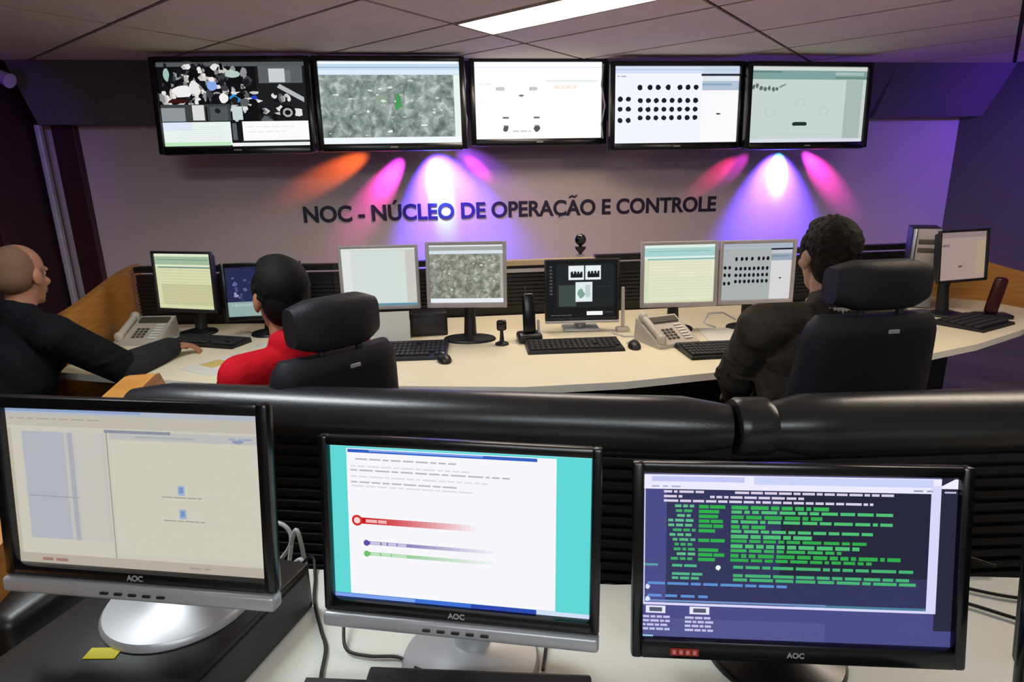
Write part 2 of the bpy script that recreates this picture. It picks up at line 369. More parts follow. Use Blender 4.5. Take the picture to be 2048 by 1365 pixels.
def scr_cctv(s):
    gray = lambda a, b_: '%02x%02x%02x' % ((rnd.randint(a, b_),) * 3)
    s.rect(0, 0, 1, 1, '0d0e10', 1)
    s.rect(0, 0, 1, .05, '55585a', 2)
    for k in range(150):       # crowd picture, top left
        u, v = rnd.uniform(.02, .62), rnd.uniform(.05, .48)
        c = rnd.choice(['0a0a0c', '101216', 'c9c3bd', 'e6e2df', '8d8f92', '191a1e', '3a3d44', 'b9b4ae'])
        s.blob(u, v, rnd.uniform(.008, .03), rnd.uniform(.02, .06), c, 3 + (k % 5), 8, .4)
    for (u, v, ru, rv, c) in ((.36, .27, .035, .06, '86a8e6'), (.36, .20, .02, .03, 'f2e8e6'), (.52, .42, .05, .05, '2f8fd0'), (.64, .44, .025, .05, '2540c0'),
                              (.16, .34, .07, .07, 'f0eeee'), (.24, .30, .04, .08, 'e9e6e6'), (.12, .45, .07, .03, '3a1512'), (.43, .42, .03, .06, 'f4f0ee'), (.06, .14, .02, .08, '9fbfb8'), (.5, .14, .05, .05, 'b8c8c2')):
        s.blob(u, v, ru, rv, c, 9, 12, .2)
    s.rect(.66, .05, 1, .68, '1a1c1e', 9)
    s.rect(.68, .05, .98, .25, '5b5f62', 10); s.rect(.75, .08, .86, .24, 'c9ced0', 11); s.rect(.86, .1, .90, .24, '6d7275', 11)
    s.quad([(.82, .26), (.98, .42), (.98, .48), (.80, .30)], 'b6b9bb', 12)
    for k in range(46):
        u, v = rnd.uniform(.48, .98), rnd.uniform(.36, .68)
        s.blob(u, v, rnd.uniform(.01, .04), rnd.uniform(.015, .05), rnd.choice(['08080a', '0c0d10', 'c4c6c8', '5a5d60', 'e0e0e0', '1b1d20']), 13 + k % 4, 9, .35)
    s.blob(.86, .60, .055, .085, '0a0a0b', 17, 16, .05); s.blob(.86, .60, .035, .055, 'a8a8aa', 18, 16, .05); s.blob(.86, .60, .02, .03, '0a0a0b', 19, 16, .05)
    s.rect(0, .49, .47, .69, '3e4042', 17); s.rect(0, .53, .16, .69, '8f9499', 18); s.rect(.21, .5, .29, .68, 'd8dadb', 18); s.rect(.30, .52, .31, .69, '0a0a0a', 18)
    s.rect(.33, .52, .45, .69, '50565a', 18); s.blob(.38, .57, .02, .03, '1a1c1e', 19); s.rect(.48, .52, .55, .68, 'c6d6d8', 18)
    s.rect(0, .70, .46, .98, 'e8f2ee', 20); s.rect(0, .70, .2, .8, 'dfe6f8', 21)
    for k in range(7): s.rect(.06 + rnd.uniform(0, .1), .76 + k * .025, .40, .764 + k * .025, rnd.choice(['bfe3c4', 'cfe0dc', 'e2d2d2']), 22)
    s.rect(0, .94, .45, .985, 'bfe8c0', 22)
    s.rect(.46, .70, .54, .95, '101214', 20); s.rect(.47, .72, .5, .92, '5a6064', 21)
    s.rect(.54, .70, 1, .93, 'fbfbfb', 20); s.words(.57, .76, .9, .012, 'e3e8f0', 21); s.words(.57, .82, .85, .012, 'e3e8f0', 21)
    s.rect(.53, .93, 1, .945, '3a3d40', 22); s.rect(.46, .955, 1, 1, 'eef2ee', 22)
def scr_map(s, m, top='c5dcf0', side='e9f3ee', greeny=True):
    s.rect(0, 0, 1, .16, top, 1); s.rect(0, 0, .99, .03, 'f2f8ff', 2); s.rect(.0, .065, 1, .075, '8fa8bc', 2); s.rect(0, .10, 1, .155, 'dcebf8', 2)
    s.rect(0, .16, 1, .92, m, 1)
    for k in range(26):
        s.blob(rnd.uniform(.04, .92), rnd.uniform(.19, .9), rnd.uniform(.006, .022), rnd.uniform(.006, .016), rnd.choice(['dfe8e4', 'eef3f0', 'c9d4d0']), 2, 7, .5)
    if greeny: s.blob(.55, .5, .03, .09, '4a9a58', 3, 9, .4); s.blob(.42, .47, .05, .06, '8fa392', 2, 9, .4)
    s.rect(.955, .16, 1, .92, side, 4); s.rect(0, .92, 1, 1, 'f2f8ff', 4)
def scr_tv3(s):
    s.rect(0, 0, 1, .12, 'f2f5fb', 1); s.rect(0, .065, 1, .075, 'cfd6e4', 2)
    s.rect(.55, .235, .97, .25, 'c9d6dc', 2); s.words(.62, .30, .80, .045, 'f1dccd', 2); s.words(.03, .27, .14, .02, 'd9dde0', 2)
    for (u, v) in ((.20, .34), (.46, .34)): s.words(u - .035, v - .02, u + .035, .045, 'a2a6a6', 2, .006, .01, .02); s.blob(u, v, .028, .03, 'b9bdbd', 3)
    s.blob(.36, .43, .022, .016, '6e7272', 3)
    for u in (.235, .48):
        s.rect(u - .024, .705, u + .024, .73, '63676a', 3); s.blob(u, .86, .024, .045, '4a4d50', 3); s.rect(u - .02, .815, u + .02, .83, '8a8d90', 3)
    s.words(.29, .885, .44, .022, 'bcbcbc', 3); s.words(.05, .5, .1, .012, 'e6e6e6', 3)
def scr_dots(s, bg='eef0fb', dot='15162a'):
    s.rect(0, 0, 1, .09, 'd3dcf2', 1); s.rect(0, .04, 1, .05, 'a9b9d9', 2); s.words(.02, .12, .09, .018, 'b0b4c4', 2)
    s.rect(.70, .0, 1, .09, 'c4d2e6', 2); s.rect(.69, .095, 1, .125, '24283a', 3); s.rect(.70, .125, 1, .19, 'dbe4ea', 2); s.rect(.70, .19, 1, .31, 'aebfd0', 3); s.rect(.70, .22, .94, .25, '8ea6c0', 4)
    s.rect(.70, .31, 1, .99, 'f6f4f6', 3); s.blob(.84, .62, .02, .012, '3a3a44', 4)
    for u in (.20, .28, .345, .425, .52, .585, .65): s.blob(u, .27, .021, .036, dot, 4, 10, .12)
    for r_, v in enumerate((.44, .555, .665)):
        for k in range(8): s.blob(.205 + k * .0635, v, .021, .034, dot, 4, 10, .12)
    for v in (.42, .55, .695):
        for u in (.045, .11): s.blob(u, v, .021, .034, dot, 4, 10, .12)
def scr_access(s, bg, bar, dk, side):
    s.rect(0, 0, 1, .05, 'd2d8d4', 1); s.rect(0, .05, 1, .165, bar, 2); s.rect(0, .06, .25, .08, '5f8480', 3); s.rect(.72, .07, .97, .11, 'a6bfb8', 3); s.rect(.72, .13, 1, .155, '6a8a84', 3)
    s.rect(.82, .17, .97, .95, side, 2)
    for k, (u, v, a) in enumerate(((.02, .265, .03), (.05, .25, .035), (.085, .28, .03), (.12, .29, .03), (.155, .285, .03), (.19, .295, .03), (.22, .29, .025))): s.blob(u, v, .014, a, '5d6f68', 3, 9, .3)
    s.quad([(.235, .26), (.29, .215), (.30, .235), (.245, .28)], '8a9a94', 3)
    s.rect(.385, .725, .485, .775, dk, 4); s.blob(.385, .75, .014, .025, dk, 4); s.blob(.485, .75, .014, .025, dk, 4)
    for (u, v) in ((.43, .47), (.17, .60), (.64, .58)): s.blob(u, v, .045, .06, 'b9c9c0', 3, 12, .05); s.blob(u, v, .036, .05, bg, 4, 12, .05)
    s.words(.2, .89, .75, .012, 'b0cdc6', 3)
    s.rect(0, .95, 1, 1, 'd6dcea', 3)
def scr_list(s, c):      # striped list pages on the desk monitors
    s.rect(0, 0, 1, .055, c[0], 1); s.rect(.0, .055, 1, .20, c[1], 1); s.rect(.05, .105, .95, .12, c[2], 2); s.rect(.0, .2, 1, .235, c[0], 1); s.rect(.05, .235, 1, .262, c[2], 2)
    s.rect(.0, .262, .08, 1, c[3], 2); s.rect(.08, .262, 1, .55, c[4], 1); s.rect(.08, .55, 1, .93, c[5], 1)
    for k in range(12): s.rect(.1, .30 + k * .052, .95, .306 + k * .052, c[6], 3)
    s.rect(0, .95, 1, 1, c[3], 2)

# ------------------------------------------------------------------ wall televisions
TVS = [((-1.238, 4.359, 2.067), -3.3, 5.0), ((-0.234, 4.399, 2.077), -0.1, 2.2), ((0.814, 4.60, 2.110), -0.7, 0.6), ((1.798, 4.437, 2.058), -0.4, 2.2), ((2.783, 4.379, 2.046), 2.7, 2.4)]
TVL = ['wall television showing a mosaic of black and white camera pictures', 'wall television showing a grey aerial map', 'wall television with a nearly blank bright white page',
       'wall television showing rows of round black dots', 'wall television with a pale green page and one black pill']
M_map = glow_noise('aerial_map', [(.30, '4f5c58'), (.45, '7d8a86'), (.56, '9aa6a3'), (.70, 'cfd8d5')], 16, 8)
M_map2 = glow_noise('aerial_map_dim', [(.30, '565a50'), (.45, '7c8074'), (.56, '989c90'), (.70, 'c4c8bc')], 34, 8)
def tv(i):
    (loc, rz, tilt) = TVS[i]; w, h = .93, .523
    t = thing('wall_television', TVL[i], 'television', loc, R(rz), 'televisions along the back wall'); t.rotation_euler = (R(-tilt), 0, R(rz))
    f = MB(); ew, eh = w + .075, h + .075
    for sx in (-1, 1): f.box((sx * (w / 2 + .018), .012, -.006), (.037, .05, eh), M_gloss, .006)
    f.box((0, .012, h / 2 + .016), (w + .01, .05, .033), M_gloss, .006); f.box((0, .012, -h / 2 - .024), (w + .01, .05, .049), M_gloss, .006)
    f.build('frame', t, smooth=40)
    f = MB(); f.box((0, .055, 0), (ew - .03, .05, eh - .03), M_black, .012); f.box((0, .09, 0), (.5, .04, .3), M_black, .01); f.build('back_shell', t, smooth=40)
    sc = Scr(w, h, ['0d0e10', 'dbe7f2', 'ffffff', 'eef0fb', 'c6d4d0'][i], [1, 1, 1.15, 1.05, 1][i])
    [scr_cctv, lambda s: scr_map(s, M_map), scr_tv3, scr_dots, lambda s: scr_access(s, 'c6d4d0', '7fa09c', '22302e', 'a9b9b3')][i](sc)
    sc.build(t, 0.008)
    f = MB(); f.box((0, -.0145, -h / 2 - .024), (.05, .002, .008), M_silver_dk); f.build('badge', t)
    # mount reaching back to the wall
    f = MB(); back = 4.99 - loc[1]; f.box((0, .11 + .01, 0), (.4, .02, .22), M_dark, .003)
    f.cyl((0, .12, 0), (0, min(back - .02, .55), -.0), .022, M_dark); f.box((0, back - .02, 0), (.12, .02, .2), M_dark)
    f.build('wall_mount', t, smooth=40)
    return t
for i in range(5): tv(i)
# loose cable loops hanging in the gap beside the third television
for (x, pts, lab) in ((0.265, [(0, 0, 2.34), (.01, -.02, 2.22), (-.012, .01, 2.10), (.012, -.01, 1.98), (0, .01, 1.86)], 'grey cable hanging in the gap between the map television and the white page television'),
                      (1.262, [(0, 0, 2.34), (-.012, .0, 2.2), (.01, -.02, 2.06), (-.008, .0, 1.94), (.01, .02, 1.84)], 'grey cable hanging in the gap between the white page television and the black dots television')):
    b = MB(); b.tube([(x + p[0], 4.5 + p[1], p[2]) for p in pts], .006, M_silver_dk, 8); tag(b.build('cable', smooth=60), lab, 'cable', 'cables between the televisions')

def effect_fixture(loc, label):
    t = thing('effect_light', label, 'stage light', loc, 0, 'coloured effect lights')
    f = MB(); f.ell((0, 0, 0), (.06, .06, .05), M_gloss); f.build('housing', t)
    f = MB(); f.cyl((0, 0, .04), (0, .0, .20), .01, M_dark); f.box((0, 0, .2), (.06, .06, .01), M_dark); f.build('bracket', t)
    f = MB()
    for a in (-60, -25, 10, 45): f.cyl((math.sin(R(a)) * .05, .02, -.04), (math.sin(R(a)) * .06, .025, -.05), .01, M_silver, n=12)
    f.build('lens', t)
effect_fixture(FX1 + Vector((0, 0, .0)), 'small coloured effect light hidden behind the map television')
effect_fixture(FX2 + Vector((0, 0, .0)), 'small coloured effect light hidden behind the pale green television')
t = thing('wall_spotlight', 'small pinkish spotlight high on the dark maroon wall', 'spotlight', (-2.60, 4.38, 2.25))
f = MB(); f.cyl((-.02, 0, .0), (.06, -.02, -.04), .035, M_silver, r1=.045); f.build('lamp_head', t, smooth=40)
f = MB(); f.cyl((-.15, 0, .03), (-.02, 0, .0), .012, M_silver); f.build('arm', t, smooth=40)

# ------------------------------------------------------------------ consoles
def poly_in(pts): return pts
con = thing('control_console', 'long cream topped console below the back wall with black back panel and wooden ends', 'desk', (0.6, 3.0, 0))
def local(o, mb, name, smooth=None):
    r = mb.build(name, o, smooth=smooth); r.location = -o.location; return r
FRONT = [(-1.74, 2.86), (-1.27, 2.67), (-.943, 2.545), (-.272, 2.385), (.331, 2.255), (.742, 2.243), (1.16, 2.29), (1.70, 2.285), (2.098, 2.325), (2.55, 2.46), (2.991, 2.65), (3.5, 2.95)]
BACK = [(3.45, 3.55), (1.2, 3.58), (-.6, 3.62), (-1.76, 3.82)]
def inset(p): return p
b = MB(); b.prism(FRONT + BACK, .718, .75, M_cream, M_cream_edge); local(con, b, 'worktop')
b = MB()
BL = [(-1.78, 3.86), (-.6, 3.66), (1.2, 3.62), (3.52, 3.62)]
for (x0, y0), (x1, y1) in zip(BL, BL[1:]):
    d = Vector((x1 - x0, y1 - y0, 0)); a = math.atan2(d.y, d.x); c = Vector(((x0 + x1) / 2, (y0 + y1) / 2, 0))
    b.box((c.x, c.y, .55), (d.length, .04, 1.0), M_black, rot=a)
    for k in range(9): b.box((c.x + .024 * math.sin(a), c.y - .024 * math.cos(a), .80 + k * .024), (d.length, .012, .016), M_slat, rot=a)
local(con, b, 'back_panel')
CAPS = [(BL[0], BL[1], 0), (BL[1], (.05, 3.645), 0), ((.05, 3.645), (.98, 3.625), 1), ((.98, 3.625), BL[2], 0), (BL[2], BL[3], 0)]
bk, bg, dk = MB(), MB(), MB()
for (x0, y0), (x1, y1), mid in CAPS:
    d = Vector((x1 - x0, y1 - y0, 0)); a = math.atan2(d.y, d.x); c = Vector(((x0 + x1) / 2, (y0 + y1) / 2, 0))
    if mid:
        bg.box((c.x, c.y, 1.068), (d.length, .07, .03), M_beige, rot=a); dk.box((c.x + .024 * math.sin(a), c.y - .024 * math.cos(a), 1.022), (d.length, .016, .022), M_silver_dk, rot=a)
    else: bk.box((c.x, c.y, 1.082), (d.length, .06, .035), M_black, rot=a)
local(con, bk, 'panel_cap'); o = local(con, bg, 'panel_cap'); o['label'] = 'beige cap rail'; local(con, dk, 'panel_rail')
def side_panel(p0, p1, z0, z1, parent, thick=.035, zb=0.0, name='side_panel', n=14, round_end=True, m=None):
    """vertical wooden end panel from p0 to p1, its top falling smoothly from z0 to z1, rounded at the far end"""
    b = MB(); p0, p1 = Vector((*p0, 0)), Vector((*p1, 0)); d = (p1 - p0); nrm = Vector((-d.y, d.x, 0)).normalized() * thick / 2
    lo0, lo1, hi0, hi1 = [], [], [], []
    for k in range(n + 1):
        t_ = k / n; p = p0 + d * t_; z = z0 + (z1 - z0) * (3 * t_ ** 2 - 2 * t_ ** 3)
        if round_end and t_ > .93: z -= .16 * ((t_ - .93) / .07) ** 2.5
        lo0.append((p + nrm).to_tuple()[:2] + (zb,)); lo1.append((p - nrm).to_tuple()[:2] + (zb,)); hi0.append((p + nrm).to_tuple()[:2] + (z,)); hi1.append((p - nrm).to_tuple()[:2] + (z,))
    b.loft([lo0[:], hi0[:], hi1[:], lo1[:], lo0[:]], m or M_wood, closed=False, caps=False, smooth=False)
    b.poly([lo0[0], hi0[0], hi1[0], lo1[0]], m or M_wood); b.poly([lo0[-1], hi0[-1], hi1[-1], lo1[-1]], m or M_wood)
    bmesh.ops.remove_doubles(b.bm, verts=b.bm.verts, dist=1e-5)
    return local(parent, b, name)
side_panel((-1.83, 3.98), (-1.82, 2.98), 1.10, .96, con)['label'] = 'orange wooden end panel'
side_panel((3.20, 3.64), (3.80, 3.02), 1.06, .90, con, zb=.70)['label'] = 'orange wooden end panel'
for (x, y) in ((-1.2, 3.1), (.5, 3.0), (2.2, 3.0)):
    b = MB(); b.box((x, y, .36), (.04, .9, .70), M_dark, .004); local(con, b, 'support_leg')

fc = thing('control_console', 'front console with pale worktop, slatted black panel and black padded bolster along its top', 'desk', (0.2, 1.2, 0))
b = MB(); b.prism([(-.90, .55), (1.55, .05), (1.70, .80), (1.06, .93), (.33, 1.02), (-.33, 1.18), (-.93, 1.30)], .718, .75, M_greydesk, M_cream_edge); local(fc, b, 'worktop')
PA, PB_, PC = Vector((-.86, 1.715, 0)), Vector((.705, 1.292, 0)), Vector((1.95, 1.165, 0))
BZ, BR = .955, .072
b = MB()
for p, q in ((PA, PB_), (PB_, PC)):
    d = q - p; a = math.atan2(d.y, d.x); c = (p + q) / 2; off = Vector((math.sin(a), -math.cos(a), 0)) * .02
    b.box((c.x, c.y, .46), (d.length, .03, .90), M_black, rot=a)
    for k in range(19): b.box((c.x + off.x, c.y + off.y, .25 + k * .034), (d.length, .016, .022), M_slat, .004, rot=a)
local(fc, b, 'slat_panel')
def bolster(p, q, r, name, flat=1.0):
    d = (q - p).normalized(); u = Vector((-d.y, d.x, 0)); rings = []; L_ = (q - p).length
    for k in range(15):
        t_ = k / 14
        e = min(1.0, math.sqrt(max(0, 1 - max(0, 1 - t_ * L_ / .05) ** 2))) if t_ * L_ < .05 else (math.sqrt(max(0, 1 - max(0, 1 - (1 - t_) * L_ / .02) ** 2)) if (1 - t_) * L_ < .02 else 1)
        c = p + d * (L_ * t_) + Vector((0, 0, BZ)); e = max(e, .75)
        rings.append([c + u * (math.cos(a) * r * e) + Vector((0, 0, math.sin(a) * r * e * flat)) for a in (2 * math.pi * j / 40 for j in range(40))])
    m = MB(); m.loft(rings, M_vinyl); return local(fc, m, name, smooth=50)
dAB = (PB_ - PA).normalized(); dBC = (PC - PB_).normalized()
bolster(PA, PB_ - dAB * .008, BR, 'bolster')
bolster(PB_ + dBC * .09, PC, BR * 1.06, 'bolster')
m = MB(); ring = []
for k in range(9):
    t_ = k / 8; c = PB_ + dBC * (.088 * t_) + Vector((0, 0, BZ)); u = Vector((-dBC.y, dBC.x, 0)); rr = BR * (1.0 if 0 < k < 8 else .94)
    ring.append([c + u * (math.cos(a) * rr) + Vector((0, 0, math.sin(a) * rr)) for a in (2 * math.pi * j / 40 for j in range(40))])
m.loft(ring, M_vinyl); local(fc, m, 'bolster_joint', smooth=50)
side_panel((-.80, .60), (-.912, 1.965), .92, 1.005, fc, thick=.085, n=40)['label'] = 'orange wooden end panel'
for (x, y) in ((-.6, .9), (.5, .65), (1.4, .5)):
    b = MB(); b.box((x, y, .36), (.04, .5, .70), M_dark, .004); local(fc, b, 'support_leg')

# ------------------------------------------------------------------ monitors
GRP_B = 'monitors on the back console'; GRP_F = 'monitors on the front console'
def monitor(label, c, rz, tilt, w, h, bez, bez_b, m_frame, draw, base, group, surf=.75, stand='round', m_stand=None, k=1.0, chin=None, logo=None, br=.11, depth=.020, back=None, by=.05, bx=0.0, buttons=True):
    """c is the screen centre; the empty stands on the surface below it. The panel is a part tilted about the screen centre."""
    t = thing('monitor', label, 'monitor', (c[0], c[1], surf), R(rz), group)
    z = c[2] - surf; T = Matrix.Rotation(-R(tilt), 4, 'X')
    def put(mb, name, par=t, smooth=40):
        o = mb.build(name, par, smooth=smooth)
        if par is t: o.location = (0, 0, z); o.rotation_euler = (-R(tilt), 0, 0)
        return o
    f = MB()
    for sx in (-1, 1): f.box((sx * (w / 2 + bez / 2 - .001), depth / 2 - .008, (bez - bez_b) / 2), (bez + .002, depth, h + bez + bez_b), m_frame, .005)
    f.box((0, depth / 2 - .008, h / 2 + bez / 2 - .001), (w + .004, depth, bez + .002), m_frame, .005)
    f.box((0, depth / 2 - .008, -h / 2 - bez_b / 2 + .001), (w + .004, depth, bez_b + .002), m_frame, .005)
    put(f, 'frame')
    f = MB(); f.box((0, depth + .006, (bez - bez_b) / 2), (w + bez * .4, .03, h + bez + bez_b - .03), back or M_black, .012)
    f.box((0, depth + .035, 0), (w * .55, .05, h * .6), back or M_black, .015); put(f, 'back_shell')
    s = Scr(w, h, base, k); draw(s); so = s.build(t, 0); so.location = Vector((0, 0, z)) + (T @ Vector((0, .004, 0))); so.rotation_euler = (-R(tilt), 0, 0)
    if chin:
        f = MB(); f.box((0, depth / 2 - .012, -h / 2 - bez_b - chin / 2), (w + 2 * bez, depth + .006, chin), M_silver, .006, seg=3)
        co = put(f, 'chin')
        for q in range(5 if buttons else 0):
            g = MB(); g.box(((q - 2) * .023, -.0165, -h / 2 - bez_b - chin * .5), (.013, .004, .004), M_black, .0015); bo = g.build('button', co, smooth=40)
    if logo:
        f = MB(); f.text(logo, M_silver, .012, (0, -.0085, -h / 2 - bez_b * .62), Matrix.Rotation(R(90), 3, 'X'), depth=.0004, bold=.0003); put(f, 'logo', smooth=None)
    ms = m_stand or M_black
    n0 = T @ Vector((0, depth + .045, -h * .12)) + Vector((0, 0, z))
    f = MB(); f.tube([(bx, by + .02, .008), (bx * .9, by + .035, z * .45), n0], [.034, .028, .03], ms, 16); f.build('stand_neck', t, smooth=50)
    f = MB()
    if stand == 'round': f.lathe([(br, 0), (br, .006), (br * .96, .012), (br * .5, .019), (.04, .026), (0, .027)], ms, 48, (bx, by, 0))
    elif stand == 'oval': f.lathe([(br, 0), (br, .006), (br * .96, .012), (br * .6, .018), (0, .022)], ms, 48, (0, .04, 0), 1.25, .85)
    else: f.box((0, .05, .008), (br * 2.2, br * 1.5, .016), ms, .007)
    f.build('stand_base', t, smooth=40)
    return t

# front console ---------------------------------------------------
def d_files(s):
    s.rect(0, 0, 1, 1, 'cfcbbd', 1); s.rect(0, 0, 1, .045, 'b4bbc9', 2); s.rect(.0, 0, .55, .03, '8fa6d0', 3); s.rect(0, .045, 1, .12, 'c4beb2', 2); s.words(.02, .07, .4, .008, 'aaa598', 3); s.rect(.0, .135, .02, .95, 'c3b9a6', 2)
    s.rect(.06, .15, .40, .83, 'c5c4c0', 2); s.rect(.065, .155, .235, .83, 'b6b8c2', 3); s.rect(.25, .155, .27, .83, 'aeb0ba', 4); s.rect(.065, .555, .28, .56, '9a9ca6', 5); s.rect(.28, .15, .385, .83, 'c9c7bf', 4)
    s.rect(.405, .13, .41, .93, 'a3a094', 3); s.rect(.42, .135, .99, .185, 'c0c0bf', 3); s.rect(.40, .128, .66, .146, '8d93a2', 4); s.rect(.52, .16, .75, .17, 'a9b2ad', 5)
    s.rect(.42, .19, .985, .90, 'd3d0c0', 3); s.blob(.915, .17, .02, .012, '8c9ab8', 5); s.words(.88, .15, .98, .012, 'a0aabd', 5)
    for v in (.48, .625): s.rect(.672, v - .03, .70, v + .03, 'a4b6d2', 5); s.rect(.678, v - .02, .694, v + .015, '7d97c4', 6); s.words(.61, v + .04, .77, .007, '9f9f98', 5, .004)
    s.rect(0, .93, 1, 1, 'b9b0a4', 5); s.words(.10, .955, .22, .02, 'a07a70', 6); s.words(.7, .955, .78, .012, 'a39b8d', 6)
def d_cyan(s):
    s.rect(0, 0, 1, 1, '5fd6d6', 1); s.rect(0, 0, 1, .02, '8fe8ea', 2)
    s.rect(.07, .03, .87, .965, 'f7f6fb', 2); s.rect(.075, .035, .80, .055, '2f5fc0', 3); s.rect(.16, .035, .6, .046, '7aa0ea', 4)
    for k, (v, e) in enumerate(((.09, .52), (.135, .55), (.16, .7), (.20, .64), (.235, .5), (.26, .56))): s.words(.085 + .02 * (k == 0), v, e, .010, ['b9b9c4', 'dcdce4'][k % 2], 3, .008)
    n = 24
    for k in range(n):
        t_ = k / n; c = '%02x%02x%02x' % tuple(int(a + (b_ - a) * t_) for a, b_ in zip((200, 22, 26), (247, 246, 251)))
        s.rect(.12 + .45 * t_, .465, .12 + .45 * (t_ + 1 / n) + .001, .505, c, 4)
    s.blob(.105, .485, .022, .035, 'd02a2a', 5, 16, .02); s.blob(.105, .485, .013, .02, 'f6d8d8', 6, 16, .02); s.words(.14, .475, .23, .02, 'f0b8b8', 6, .004)
    for (v, c0) in ((.615, (90, 80, 160)), (.685, (110, 190, 110))):
        for k in range(16):
            t_ = k / 16; c = '%02x%02x%02x' % tuple(int(a + (b_ - a) * t_) for a, b_ in zip(c0, (247, 246, 251)))
            s.rect(.135 + .5 * t_, v, .135 + .5 * (t_ + 1 / 16) + .001, v + .022, c, 4)
        s.blob(.14, v + .012, .012, .02, '%02x%02x%02x' % c0, 5, 12, .02); s.words(.155, v + .002, .30, .018, 'c9c6e2' if v < .65 else 'bfe2bf', 5, .005)
    s.rect(0, .965, 1, 1, '3f6fd6', 6); s.rect(0, .968, .33, .99, '7fa0ea', 7); s.rect(.55, .965, .80, 1, '2a48b0', 7); s.rect(.80, .965, 1, 1, 'cfe0f6', 7)
def d_term(s):
    s.rect(0, 0, 1, 1, '4a4a86', 1); s.rect(.94, 0, 1, .9, '28283e', 2); s.rect(0, 0, 1, .012, '14142a', 3); s.rect(0, .88, .6, 1, '55558f', 2)
    s.rect(0, .02, .945, .105, 'eceaff', 3); s.rect(.03, .03, .33, .06, 'c3c6f2', 4); s.rect(.36, .025, .92, .07, 'c9d3f8', 4); s.words(.03, .085, .14, .008, 'a9a9c4', 4); s.words(.86, .085, .92, .01, '9a9ab8', 4)
    s.rect(.0, .105, .01, .80, 'd5d3f6', 4); s.rect(.915, .06, .945, .80, 'd9d6fb', 4); s.rect(.0, .785, .945, .80, 'd9d6fb', 4)
    s.rect(.01, .105, .915, .785, '32335a', 3); s.rect(.45, .105, .915, .6, '23233a', 4); s.rect(.01, .105, .08, .785, '4a4a88', 4)
    s.rect(.5, .77, .915, .785, '4a7a98', 5); s.rect(.01, .768, .6, .78, '6f8fc4', 5)
    for k, (v, a, e) in enumerate(((.112, .07, .20), (.112, .30, .80), (.14, .07, .13), (.14, .22, .52), (.166, .07, .74))): s.words(a, v, e, .014, 'd8cfe6', 6, .006, .01, .05)
    ends = [.60, .80, .58, .80, .40, .74, .56, .74, .70, .66, .84, .74]
    for k in range(12):
        v = .195 + k * .0285
        s.words(.085 + rnd.uniform(0, .03), v, .175, .016, rnd.choice(['3fae62', '62bf8a', '55b87e']), 6, .006, .012, .03)
        if k not in (6, 8): s.words(.185, v, .27, .02, '2fae4c', 6, .004, .03, .07)
        s.words(.29, v, ends[k], .018 if k % 2 else .022, rnd.choice(['38b056', '4fbf74', '2faa4a']), 6, .008, .012, .06)
    for k, (v, e) in enumerate(((.55, .87), (.60, .87), (.625, .88))):
        s.words(.10, v, .20, .016, '4fb684', 6, .006); s.words(.30, v, e, .018, '45b272', 6, .008, .02, .09)
    s.words(.01, .55, .06, .014, '5aa0a8', 6); s.blob(.25, .565, .008, .016, 'eafff8', 7)
    s.words(.02, .66, .5, .016, '5b8fd0', 6, .008, .03, .09); s.words(.02, .735, .22, .016, '5f90d6', 6); s.blob(.02, .69, .008, .014, 'd8e8ff', 7); s.blob(.02, .765, .008, .014, 'd8e8ff', 7)
    for u in (.045, .19):
        s.rect(u - .03, .805, u + .035, .85, 'e6e4f8', 6); s.rect(u - .018, .815, u + .024, .84, '4d5a68', 7)
        for k in range(4): s.words(u - .045, .865 + k * .025, u + .05, .014, 'c3c1e6', 6, .004, .012, .03)
    s.quad([(.945, .06), (.985, .02), (.995, .02), (.995, .075), (.945, .075)], 'f1eeff', 5); s.rect(.955, .09, .99, .10, 'c3c1da', 5)
    s.rect(0, .985, .04, 1, 'a6e0f6', 7)
monitor('black and silver monitor at the front left showing an empty pale file window', (-.458, .860, 1.120), -15.2, 7.9, .41, .247, .0165, .016, M_gloss, d_files, 'cfcbbd', GRP_F, surf=.85, stand='round', m_stand=M_silver, chin=.024, logo='AOC', br=.125, by=.105, bx=-.04, k=.93)
monitor('silver chinned monitor with a bright cyan desktop on the front console', (.011, .817, 1.035), -16.6, 7.6, .41, .257, .0135, .018, M_gloss, d_cyan, '5fd6d6', GRP_F, stand='round', m_stand=M_silver, chin=.024, logo='AOC', br=.118)
term = monitor('glossy black monitor showing green terminal text', (.537, .757, .967), -11.9, 10.5, .477, .275, .0165, .030, M_gloss, d_term, '4a4a86', GRP_F, stand='round', m_stand=M_gloss, logo='AOC', br=.115)
monitor('dark monitor at the right edge beside the green terminal monitor', (1.012, .578, .985), -11, 8, .41, .257, .019, .022, M_gloss, lambda s: s.rect(0, 0, 1, 1, '101114', 1), '0a0a0c', GRP_F, stand='round', m_stand=M_silver, br=.115)
f = MB(); f.box((-.172, -.0095, -.153), (.045, .0014, .012), mat('red_label', 'a02a20', .5), .0003)
for q in range(4): f.box((-.188 + q * .0107, -.0104, -.153), (.0055, .0006, .007), mat('red_label_pale', 'd88a80', .5))
o = f.build('label_sticker', [c for c in term.children if c.name.startswith('frame')][0]); o['label'] = 'red sticker'
